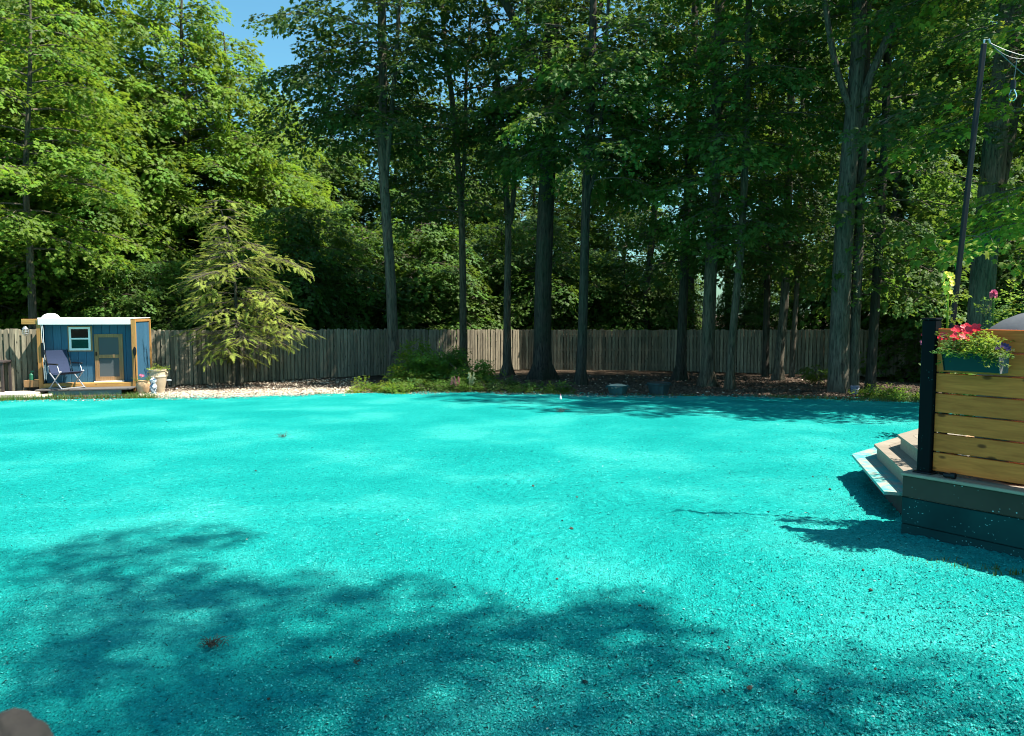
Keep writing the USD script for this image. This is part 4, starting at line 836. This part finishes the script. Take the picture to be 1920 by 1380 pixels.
apink, apale = mat('dusty_pink_plume', (.42, .17, .14), .8), mat('pale_plume', (.40, .38, .20), .8)
astilbe(858, 735, apink, 'astilbe with dusty pink plumes at the lawn edge', 1); astilbe(881, 735, apale, 'astilbe with pale greenish plumes beside the pink one', 2)

# grass tufts along the edge by the shed and by the deck
def blades(pts, n, hmin, hmax, spread, seed, label):
    r = np.random.default_rng(seed); V, F, k = [], [], 0
    for i in range(n):
        t = r.uniform(0, len(pts) - 1.001); j = int(t); p = np.asarray(pts[j]) * (1 - t + j) + np.asarray(pts[j + 1]) * (t - j); x, y = p[0] + r.normal(0, spread), p[1] + r.normal(0, spread * .6)
        h = r.uniform(hmin, hmax); a = r.uniform(0, 2 * PI); w = .004 + .003 * h; l = r.uniform(.2, .7) * h; z = float(tz(x, y)) + .005; c, s = math.cos(a), math.sin(a)
        V += [(x - w * s, y + w * c, z), (x + w * s, y - w * c, z), (x + c * l * .4 - w * .7 * s, y + s * l * .4 + w * .7 * c, z + h * .6), (x + c * l * .4 + w * .7 * s, y + s * l * .4 - w * .7 * c, z + h * .6), (x + c * l, y + s * l, z + h)]
        F += [[k, k + 1, k + 2], [k + 1, k + 3, k + 2], [k + 2, k + 3, k + 4]]; k += 5
    tag(obj('grass', (np.array(V), np.array(F)), M['grass']), label, 'grass', kind='stuff')
blades(gp((-10, 753), (60, 751), (135, 749), (250, 748), (285, 748)), 1500, .06, .2, .14, 3, 'fringe of green grass at the lawn edge before the shed')
blades(gp((1500, 750), (1650, 753), (1725, 756), (1790, 758)), 900, .05, .16, .16, 4, 'thin grass and weeds along the right lawn edge')

blades([tuple(p) for p in edge_band(60, .0, .12, 45)[np.argsort(edge_band(60, .0, .12, 45)[:, 0])]], 2600, .03, .12, .12, 5, 'sparse grass blades poking up along the far lawn edge')
blades(gp((1735, 1052), (1800, 1066), (1860, 1074), (1930, 1084)), 110, .015, .06, .08, 6, 'pale weeds and grass at the foot of the deck skirt')
_r = np.random.default_rng(77); _n = 48; _y = 1 / np.sqrt(_r.uniform(1 / 14.0 ** 2, 1 / 3.1 ** 2, _n)); _x = np.where(_r.uniform(0, 1, _n) < .7, _r.uniform(0, .62, _n), _r.uniform(-.62, .62, _n)) * _y
_cl = lambda sd: (lambda m: (m.vertices * [1, .8, .6] * (1 + .7 * (meshkit.noise(m.vertices * 1.7 + sd, sd)[:, None] - .5)), m.faces))(trimesh.creation.icosphere(1, 1.0))
tag(instancer('soil_clods', None, [('clod', _cl(1), M['debris']), ('clod', _cl(2), M['flake_dark']), ('dry_leaf', flake(51), M['chip'])], np.column_stack([_x, _y, tz(_x, _y) + relief(_x, _y) + .024]), quats(frames(_r.normal(0, 1, (_n, 3)) * [1, 1, .2], np.tile([0.1, 0, 1.0], (_n, 1)))), _r.uniform(.006, .017, _n) * np.clip(.6 + .09 * _y, .8, 1.5), _r.choice(3, _n, p=[.45, .4, .15])), 'dark soil clods and dry leaf scraps dotted over the lawn', 'soil', kind='stuff')
# small things lying on the lawn
def clump(px, py, r0, n, label, seed):
    g = ground(px, py); r = np.random.default_rng(seed); mb = MB()
    for i in range(n):
        a = r.uniform(0, 2 * PI); e = np.array([math.cos(a), math.sin(a), r.uniform(.0, .6)]) * r0 * r.uniform(.4, 1.1); s = r.normal(0, r0 * .25, 3) * [1, 1, 0]; mb.tube(resample([s, s + e * .6 + [0, 0, r0 * .2], s + e], 4), np.linspace(.0022, .001, 4), 3, False)
    o = tag(obj('twig_clump', mb.get(), M['debris']), label, 'twigs'); place(o, g + [0, 0, .03])
clump(398, 1220, .075, 60, 'tangle of dark dry twigs in the shaded front of the lawn', 1)
clump(531, 823, .12, 26, 'small brown twig tuft standing on the middle of the lawn', 2)
clump(668, 1252, .03, 14, 'tiny dark twig scrap right of the larger tangle', 3)
clump(1050, 775, .18, 26, 'flat dark weed tuft on the far lawn below the marker', 4)
g = ground(1051, 750); mk = thing('lawn_marker', 'tiny white and pink marker at the far lawn edge', 'marker', g)
obj('cone', lathe([(0, .0), (.035, .0), (.025, .05), (.015, .10), (0, .11)], 10), M['white'], mk, smooth=True); obj('tip', lathe([(0, .11), (.012, .105), (.008, .14), (0, .145)], 8), M['pink'], mk, smooth=True)

# ------------------------------------------------------------------ deck on the right
ZD = .50
RU = nrm([.607, -.795, 0]); RN = nrm([-.795, -.607, 0])                        # rail direction (towards the viewer), outward normal
P0 = at_z(1736, 886, ZD)                                                                 # foot of the black post
ra = math.atan2(RU[1], RU[0])
DW = lambda a, o, z: P0 * [1, 1, 0] + RU * a + RN * o + np.array([0, 0, z])
deckm = wood('grey_decking', (.30, .25, .19), (.17, .14, .105), ra, 'x', 14, 3.2, .7, 0, .12)
stepm = usdkit.material(stage, L + 'sprayed_decking', {'g': ('geometry', {}), 'n': ('noise_texture', {'scale': 4.5, 'detail': 6, 'roughness': .7}), 'r': ('rgb_ramp', {'ramp': [(.40, (0, 0, 0)), (.56, (1, 1, 1))]}), 'n2': ('noise_texture', {'scale': 40, 'detail': 4}),
    'c': ('rgb_ramp', {'ramp': [(.3, (.24, .20, .155)), (.7, (.36, .31, .24))]}), 'mx': ('mix_color', {'b': (.05, .30, .28)}), 'p': ('principled_bsdf', {'roughness': .7})},
    [('g.position', 'n.vector'), ('g.position', 'n2.vector'), ('n.fac', 'r.fac'), ('n2.fac', 'c.fac'), ('c.color', 'mx.a'), ('r.color', 'mx.fac'), ('mx.result', 'p.base_color')], surface='p.BSDF')
skirtm = usdkit.material(stage, L + 'speckled_skirt', {'g': ('geometry', {}), 'n': ('noise_texture', {'scale': 2.0, 'detail': 4}), 'c': ('rgb_ramp', {'ramp': [(.3, (.026, .024, .017)), (.7, (.050, .046, .034))]}), 'v': ('voronoi_texture', {'scale': 26}), 'n2': ('noise_texture', {'scale': 5, 'detail': 2}),
    'rv': ('rgb_ramp', {'ramp': [(.10, (1, 1, 1)), (.15, (0, 0, 0))]}), 'rn': ('rgb_ramp', {'ramp': [(.5, (0, 0, 0)), (.62, (1, 1, 1))]}), 'mu': ('mix_color', {'blend_type': 'multiply', 'fac': 1.0}), 'mx': ('mix_color', {'b': (.30, .50, .48)}), 'p': ('principled_bsdf', {'roughness': .75, 'specular_ior_level': .2})},
    [('g.position', 'n.vector'), ('g.position', 'v.vector'), ('g.position', 'n2.vector'), ('n.fac', 'c.fac'), ('v.distance', 'rv.fac'), ('n2.fac', 'rn.fac'), ('rv.color', 'mu.a'), ('rn.color', 'mu.b'), ('mu.result', 'mx.fac'), ('c.color', 'mx.a'), ('mx.result', 'p.base_color')], surface='p.BSDF')
skirtt = usdkit.material(stage, L + 'sprayed_skirt', {'g': ('geometry', {}), 'n': ('noise_texture', {'scale': 2.6, 'detail': 5}), 'c': ('rgb_ramp', {'ramp': [(.3, (.003, .024, .025)), (.7, (.006, .046, .045))]}), 'v': ('voronoi_texture', {'scale': 34}), 'n2': ('noise_texture', {'scale': 5, 'detail': 3}),
    'rv': ('rgb_ramp', {'ramp': [(.10, (1, 1, 1)), (.14, (0, 0, 0))]}), 'rn': ('rgb_ramp', {'ramp': [(.42, (0, 0, 0)), (.60, (1, 1, 1))]}), 'mu': ('mix_color', {'blend_type': 'multiply', 'fac': 1.0}), 'mx': ('mix_color', {'b': (.20, .55, .52)}), 'p': ('principled_bsdf', {'roughness': .8, 'specular_ior_level': .1})},
    [('g.position', 'n.vector'), ('g.position', 'v.vector'), ('g.position', 'n2.vector'), ('n.fac', 'c.fac'), ('v.distance', 'rv.fac'), ('n2.fac', 'rn.fac'), ('rv.color', 'mu.a'), ('rn.color', 'mu.b'), ('mu.result', 'mx.fac'), ('c.color', 'mx.a'), ('mx.result', 'p.base_color')], surface='p.BSDF')
postm = usdkit.material(stage, L + 'speckled_black', {'g': ('geometry', {}), 'v': ('voronoi_texture', {'scale': 45}), 'n2': ('noise_texture', {'scale': 8, 'detail': 2}), 'rv': ('rgb_ramp', {'ramp': [(.10, (1, 1, 1)), (.16, (0, 0, 0))]}), 'rn': ('rgb_ramp', {'ramp': [(.48, (0, 0, 0)), (.6, (1, 1, 1))]}),
    'mu': ('mix_color', {'blend_type': 'multiply', 'fac': 1.0}), 'mx': ('mix_color', {'a': (.004, .005, .006), 'b': (.07, .15, .16)}), 'p': ('principled_bsdf', {'roughness': .6, 'specular_ior_level': .05})},
    [('g.position', 'v.vector'), ('g.position', 'n2.vector'), ('v.distance', 'rv.fac'), ('n2.fac', 'rn.fac'), ('rv.color', 'mu.a'), ('rn.color', 'mu.b'), ('mu.result', 'mx.fac'), ('mx.result', 'p.base_color')], surface='p.BSDF')
railm = wood('rail_board', (.68, .158, .030), (.38, .078, .013), ra, 'x', 11, 3.8, .7, 3.4, .14, .0015, .2)
deck = thing('wooden_deck', 'raised deck with plank privacy rail, black post and corner steps', 'deck')
LEN = 3.2
def db(name, a0, a1, o0, o1, z0, z1, m, parent=None, c=.005, label=None):
    mb = MB(); R = np.column_stack([RU, RN, [0, 0, 1]]); mb.box((abs(a1 - a0), abs(o1 - o0), abs(z1 - z0)), DW((a0 + a1) / 2, (o0 + o1) / 2, (z0 + z1) / 2), R, c)
    return obj(name, mb.get(), m, parent or deck, label=label)
CO = .13                                                                                # the cap's overhang beyond the rail
for z0, z1 in ((-.16, ZD - .335), (ZD - .325, ZD - .175), (ZD - .165, ZD - .028)): pass
db('skirt_board', -.13, LEN, CO - .045, CO - .02, ZD - .20, ZD - .030, skirtm); db('skirt_board', -.13, LEN, CO - .047, CO - .022, ZD - .42, ZD - .206, skirtt, label='lower skirt board sprayed dark turquoise'); db('skirt_board', -.13, LEN, CO - .049, CO - .024, -.2, ZD - .424, skirtt, label='lowest skirt board sprayed dark turquoise')
db('cap_board', -.14, LEN, CO - .14, CO, ZD - .028, ZD, deckm, c=.006)
for i in range(16): db('deck_board', -.14 - .0, LEN, -.015 - .146 * i - .14, -.015 - .146 * i, ZD - .030, ZD - .002, deckm)
post_h = (886 - 597) / FPX * P0[1] + .0
post = db('rail_post', -.052, .052, -.052, .052, ZD + .001, ZD + post_h, postm, c=.006, label='black metal rail post spotted with turquoise')
db('post_cap', -.058, .058, -.058, .058, ZD + post_h + .001, ZD + post_h + .018, postm, post); db('post_foot', -.075, .075, -.075, .075, ZD + .0015, ZD + .014, M['black'], post)
tops = [616, 658, 699, 737, 775, 812, 848, 885]
zb = [float(on_plane(1758, t, P0, RN)[2]) for t in tops]
for i in range(7):
    db('rail_board', .056, LEN, -.018, .018, zb[i + 1] + .011, zb[i] - .0, railm, c=.004)
for a in (.09, 1.55, 3.0): db('rail_batten', a, a + .04, -.055, -.0195, ZD + .002, zb[0] - .02, M['black'])
# steps, each a riser box with tread boards
A_ = [at_z(1597, 851, .20), at_z(1639, 832.5, .35), at_z(1683, 814, ZD)]
d1 = nrm([-.27, -.963, 0]); q1 = nrm([.724, .69, 0])
for k in range(3):
    zt_ = [.20, .35, ZD - .003][k]; A0 = A_[k]; ln = [1.86, 1.75, 1.55][k]; n1 = np.array([-d1[1], d1[0], 0]); n1 = n1 if n1[0] > 0 else -n1      # n1 points in under the next step
    B0 = A0 + d1 * ln
    nq = np.array([q1[1], -q1[0], 0])
    def inset(t):                                                              # corner moved in by t from both edges
        M2 = np.array([n1[:2], nq[:2]]); s = np.linalg.solve(M2, [t, t]); return A0[:2] + s
    Lf = 1.7
    def band(t0, t1, z0, z1, fac):
        a0, a1 = inset(t0), inset(t1); b0, b1 = (B0 + n1 * t0)[:2], (B0 + n1 * t1)[:2]; c0, c1 = a0 + q1[:2] * Lf, a1 + q1[:2] * Lf
        poly = Polygon([a0, b0, b1, a1]) if fac == 0 else Polygon([a0, a1, c1, c0])
        m = trimesh.creation.extrude_polygon(poly, z1 - z0); m.apply_translation([0, 0, z0]); return m
    tm = stepm if k == 0 else deckm
    iv, ie = (.17, .12) if k == 0 else (.03, .03); a0 = inset(iv); body = Polygon([a0, (B0 + n1 * iv - d1 * ie)[:2], (B0 + n1 * 1.0 - d1 * ie)[:2], a0 + q1[:2] * (Lf - .05) + np.array([.3, -.3]), a0 + q1[:2] * (Lf - .05)])
    bm_ = trimesh.creation.extrude_polygon(body, zt_ - .030 + .12 if k == 0 else zt_ - .03 + .1); bm_.apply_translation([0, 0, -.12 if k == 0 else -.1])
    stp = obj('step', bm_, M['dark_inside'] if k == 0 else deckm, deck)
    for t0, t1 in ((0, .135), (.140, .30), (.305, .46)):
        for fac in (0, 1): obj('tread_board', band(t0 + (.001 if fac else 0), t1, zt_ - .028, zt_ + (.0 if fac == 0 else -.001), fac), tm, stp)
# coupler and hose end lying at the foot of the rail
hs = thing('hose_coupler', 'small black hose coupler at the foot of the rail', 'hose fitting', DW(.17, .075, ZD + .001))
obj('body', MB().tube([(-.0, 0, .02), (.05 * RU[0], .05 * RU[1], .02)], .018, 10).get(), M['black'], hs, smooth=30); obj('ring', MB().tube([(.052 * RU[0], .052 * RU[1], .024), (.085 * RU[0], .085 * RU[1], .024)], .023, 10).get(), M['black'], hs, smooth=30)

# flower box hanging on the rail
ba, bb = [np.dot(on_plane(px, 680, P0 + RN * .02, RN) - P0, RU) for px in (1788, 1890)]
bz1, bz0 = float(on_plane(1795, 661, P0 + RN * .2, RN)[2]), float(on_plane(1795, 696, P0 + RN * .2, RN)[2])
box = thing('flower_box', 'dark teal flower box with red and purple blooms on the rail', 'flower box')
def trough(a0, a1):
    prof = lambda a: [DW(a, .022, bz1), DW(a, .215, bz1), DW(a, .165, bz0), DW(a, .035, bz0)]
    v = np.array(prof(a0) + prof(a1) + [DW(a0 + .01, .032, bz1), DW(a0 + .01, .205, bz1), DW(a1 - .01, .205, bz1), DW(a1 - .01, .032, bz1), DW(a0 + .01, .05, bz0 + .02), DW(a0 + .01, .155, bz0 + .02), DW(a1 - .01, .155, bz0 + .02), DW(a1 - .01, .05, bz0 + .02)])
    q = [(1, 2, 6, 5), (3, 0, 4, 7), (2, 3, 7, 6), (0, 1, 9, 8), (1, 5, 10, 9), (5, 4, 11, 10), (4, 0, 8, 11), (8, 9, 13, 12), (9, 10, 14, 13), (10, 11, 15, 14), (11, 8, 12, 15), (12, 13, 14, 15)]
    return v, np.array(q)
obj('trough', trough(ba, bb), M['planter'], box)
for a0 in (ba - .004, bb + .004):
    P = [DW(a0, .018, bz1 + .006), DW(a0, .222, bz1 + .006), DW(a0, .17, bz0 - .004), DW(a0, .03, bz0 - .004)]; th = RU * (.003 if a0 > ba else -.003)
    v = np.array(P + [p + th for p in P]); obj('end_panel', (v, np.array([(0, 1, 2, 3), (7, 6, 5, 4), (0, 4, 5, 1), (1, 5, 6, 2), (2, 6, 7, 3), (3, 7, 4, 0)])), M['planter_end'] if a0 > bb else M['planter'], box)
obj('soil', MB().box((bb - ba - .03, .16, .02), DW((ba + bb) / 2, .12, bz1 - .03), np.column_stack([RU, RN, [0, 0, 1]])).get(), M['soil'], box)
r = np.random.default_rng(9)
def mound(root, a0, a1, h, n, leafm, sc, seed, name='foliage', over=.04):
    r = np.random.default_rng(seed); a = r.uniform(a0, a1, n); o = r.uniform(.03, .22 + over, n); t = (a - a0) / (a1 - a0); hh = h * np.sin(PI * np.clip(t * .9 + .05, 0, 1)) * r.uniform(.1, 1, n)
    P = np.array([DW(x, y, bz1 - .02 + z - max(0, y - .2) * .8) for x, y, z in zip(a, o, hh)]); an = r.uniform(0, 2 * PI, n)
    return leaves_at(root, name, P, np.column_stack([np.cos(an) - .2, np.sin(an) - .5, r.uniform(-.2, .7, n)]), 'oval', leafm, sc * r.uniform(.6, 1.2, n), seed)
pet = thing('petunia', 'red petunias with light green leaves in the flower box', 'flower'); lw = bb - ba
mound(pet, ba - .02, ba + lw * .55, .17, 34, M['leaf_mid'], .26, 1); st_ = MB()
blooms = [(1738, 629, .14), (1732, 643, .12), (1769, 632, .10), (1795, 619, .10), (1812, 615, .10), (1830, 616, .10), (1793, 632, .16), (1810, 632, .16), (1816, 621, .13)]
for i, (px, py, o) in enumerate(blooms):
    if i < 2: c = on_plane(px, py, P0 + RN * -.22 - RU * .12, RN)
    else: c = on_plane(px, py, P0 + RN * o, RN)
    obj('flower', oriented(bloom(.040 if i != 1 else .03, 5, .35, 2), c, (-.75 + .4 * math.sin(i * 2.1), -.8, .75)), M['red'] if i != 1 else M['pink'], pet)
    if i >= 2: st_.tube([c, DW(ba + .06 + .045 * i, .12, bz1 - .02)], .004, 4, False)
    else: st_.tube([c, c + [.05, .02, -.12], DW(-.12 - .03, -.16, ZD + .62)], .004, 4, False)
obj('stems', st_.get(), M['leaf_mid'], pet)
lime = thing('coleus', 'lime green leafy plant in the middle of the flower box', 'plant'); mound(lime, ba + lw * .42, ba + lw * .90, .19, 60, M['leaf_lime'], .22, 2, over=.05)
pan = thing('pansy', 'dark purple pansies trailing at the right end of the flower box', 'flower'); mound(pan, ba + lw * .86, bb + .01, .06, 16, M['leaf_mid'], .20, 3)
for i, (px, py) in enumerate(((1873, 644), (1879, 647), (1886, 649), (1870, 651), (1890, 653))): obj('flower', oriented(bloom(.021, 5, .2, 1), on_plane(px, py, P0 + RN * .2, RN), (-.6, -.8, .35 + .1 * (i % 2))), M['purple'], pan)
hang = MB(); 
for k in range(14): a = bb - .10 + .008 * k; hang.tube(resample([DW(a, .2, bz1), DW(a + .01, .235, bz1 - .04), DW(a + .005 * (k % 3), .225, bz1 - .06 - .05 * ((k * 37) % 10) / 10)], 5), np.linspace(.005, .002, 5), 4, False)
obj('trailing_stems', hang.get(), M['leaf_dark'], pan)

# string light pole and light
pb, pt = at(1777, 690, 6.45), at(1845, 82, 6.45); pb = pb + (pt - pb) * ((ZD - pb[2]) / (pt[2] - pb[2]))
pole = thing('light_pole', 'tall black square pole behind the deck rail holding string lights', 'pole', pb)
obj('shaft', MB().bar((0, 0, 0), pt - pb, .034, .034, (1, 0, 0), .003).get(), M['black'], pole); obj('base_plate', MB().box((.12, .12, .012), (0, 0, .007), None, .002).get(), M['black'], pole)
obj('hook', MB().tube([pt - pb + [0, 0, -.02], pt - pb + [.0, 0, .03], pt - pb + [.04, 0, .035], pt - pb + [.05, 0, .005]], .008, 6).get(), M['tubegrey'], pole)
sl = thing('string_light', 'string light cable with one clear bulb hanging at the right edge', 'string light')
hk = pt + [.05, 0, .005]; wire = mat('grey_cable', (.10, .11, .115), .5, .1, 20)
e1, e2 = at(1975, 112, 6.3), at(1985, 190, 6.2); b0 = at(1905, 140, 6.3)
def sag(a, b, s): t = np.linspace(0, 1, 14)[:, None]; return a + (b - a) * t - np.array([0, 0, s]) * 4 * t * (1 - t)
obj('cable', MB().tube(sag(hk, e1, .03), .0035, 5).get(), wire, sl); obj('cable', MB().tube(sag(hk, e2, .02), .003, 5).get(), wire, sl); obj('cable', MB().tube(sag(hk, e1 + [0, .1, .12],   .10), .0025, 5).get(), wire, sl)
bq = at(1900, 150, 6.28)
obj('drop_wire', MB().tube([bq + [0.02, 0, .16], bq + [0.01, 0, .04], bq], .0025, 5).get(), wire, sl)
so = obj('socket', lathe([(0, 0), (.017, 0), (.02, -.02), (.019, -.07), (0, -.07)], 14).apply_translation(bq), M['black'], sl, smooth=35)
obj('bulb', lathe([(0, -.165), (.013, -.162), (.025, -.148), (.031, -.13), (.028, -.11), (.019, -.09), (.014, -.071), (0, -.071)][::-1], 18).apply_translation(bq), M['clear_glass'], sl, smooth=True)

# things standing on the deck behind the rail
def on_deck(px, py, Y): p = at(px, py, Y); return np.array([p[0], p[1], ZD - .001])
def tall_flower(px, ytop, Y, m, label, cat, seed, h_bloom, rb, leafm):
    tp = at(px, ytop, Y); b = np.array([tp[0], tp[1], ZD - .001]); H = tp[2] - ZD; t = thing('potted_flower', label, cat, b); r = np.random.default_rng(seed)
    obj('pot', lathe([(0, 0), (.10, 0), (.14, .22), (.15, .22), (.15, .25), (.13, .25), (.125, .2), (0, .2)], 20), M['terracotta'], t, smooth=35)
    obj('stem', MB().tube([(0, 0, .2), (.01, 0, H * .6), (0, 0, H)], .007, 6).get(), leafm, t)
    n = 46; z = r.uniform(.3, 1, n) * (H - h_bloom); a = r.uniform(0, 2 * PI, n)
    leaves_at(t, 'foliage', np.column_stack([.02 * np.cos(a), .02 * np.sin(a), z]), np.column_stack([np.cos(a), np.sin(a), r.uniform(.1, .9, n)]), 'oval', leafm, .20 * r.uniform(.6, 1.2, n), seed)
    for k in range(26):
        s = r.uniform(0, 1); a = r.uniform(0, 2 * PI); rr = rb * (.45 + .55 * math.sin(PI * (s * .8 + .2))); obj('blossom', oriented(bloom(.022, 5, .8, 1), (rr * math.cos(a), rr * math.sin(a), H - h_bloom * s), (math.cos(a), math.sin(a), .5)), m, t)
tall_flower(1779, 513, 6.35, M['yellow'], 'tall yellow snapdragon spike rising behind the rail', 'flower', 1, .16, .03, M['leaf_lime'])
tall_flower(1863, 548, 6.3, M['pink'], 'small magenta bloom on a leafy stem behind the rail', 'flower', 2, .035, .008, M['leaf_mid'])
def pot_bush(px, py, Y, w, h, n, leafm, label, seed, sc):
    b = on_deck(px, py, Y); t = thing('potted_bush', label, 'plant', b)
    obj('pot', lathe([(0, 0), (.14, 0), (.19, .32), (.20, .32), (.20, .36), (.17, .36), (.165, .3), (0, .3)], 22), M['stonepot'], t, smooth=35)
    tuft(t, n, w, h, leafm, seed, (0, 0, .42), sc)
shrub(1848, 829, .6, 1.75, 160, M['leaf_mid'], 'bushy mid green shrub beyond the deck, just right of the pole', 71, sc=.75)
shrub(1900, 829, .6, 1.85, 170, M['leaf_mid'], 'leafy shrub beyond the deck, above the grill cover', 72, sc=.75)
pot_bush(1930, 560, 7.0, .24, 1.15, 130, M['leaf_lime'], 'bright lime bush behind the grill cover at the right edge', 5, .3)
gc = np.array([4.34, 5.95, ZD]); gr = thing('covered_grill', 'grill under a grey fabric cover behind the rail', 'grill', gc, .06)
n_, m2 = 40, 26
U_, V_ = np.meshgrid(np.linspace(0, 2 * PI, n_ + 1), np.linspace(0, 1, m2), indexing='ij')
rad = lambda a, p: (np.abs(np.cos(a)) ** p + np.abs(np.sin(a)) ** p) ** (-1 / p)
vt = np.where(V_ < .7, 1.0, np.cos((V_ - .7) / .3 * PI / 2)); hz = np.where(V_ < .7, V_ / .7 * .98, .98 + .32 * np.sin((V_ - .7) / .3 * PI / 2)) + 0.0
k_ = rad(U_, 5) * vt * (1 + .03 * np.sin(U_ * 9) * (1 - V_)); obj('cover', gridmesh(.62 * k_ * np.cos(U_), .34 * k_ * np.sin(U_), hz + .03), M['grill'], gr, smooth=True)
obj('hem', MB().tube([(.63 * rad(a, 5) * math.cos(a), .35 * rad(a, 5) * math.sin(a), .03) for a in np.linspace(0, 2 * PI, 41)], .012, 5).get(), M['black'], gr)

# rock close to the lens, bottom left corner
tp = at(36, 1352, 1.15); sp = trimesh.creation.icosphere(6, 1.0); hz_ = (tp[2] + .08) / 2
w = sp.vertices * [.12, .13, hz_]; w[:, 2] = np.where(w[:, 2] > hz_ - .16, w[:, 2], w[:, 2]); fl = 1 + .55 * np.clip(-sp.vertices[:, 2] + .3, 0, 1.3); w[:, :2] *= fl[:, None]
dn = nrm_ = sp.vertices * [1, 1, .35]; dn = dn / np.linalg.norm(dn, axis=1, keepdims=True)
w = w + dn * (.10 * (meshkit.fbm(w * 6.0 + 4, 3, 9) - .5) + .030 * (meshkit.fbm(w * 24, 3, 6) - .5))[:, None]
top_at = w[:, 2].max(); w[:, 2] += tp[2] - top_at
o = tag(obj('standing_rock', (w, sp.faces), M['rock'], smooth=True), 'rough dark grey standing rock close to the viewer, bottom left corner', 'rock'); place(o, (tp[0] - .035, 1.17, 0))
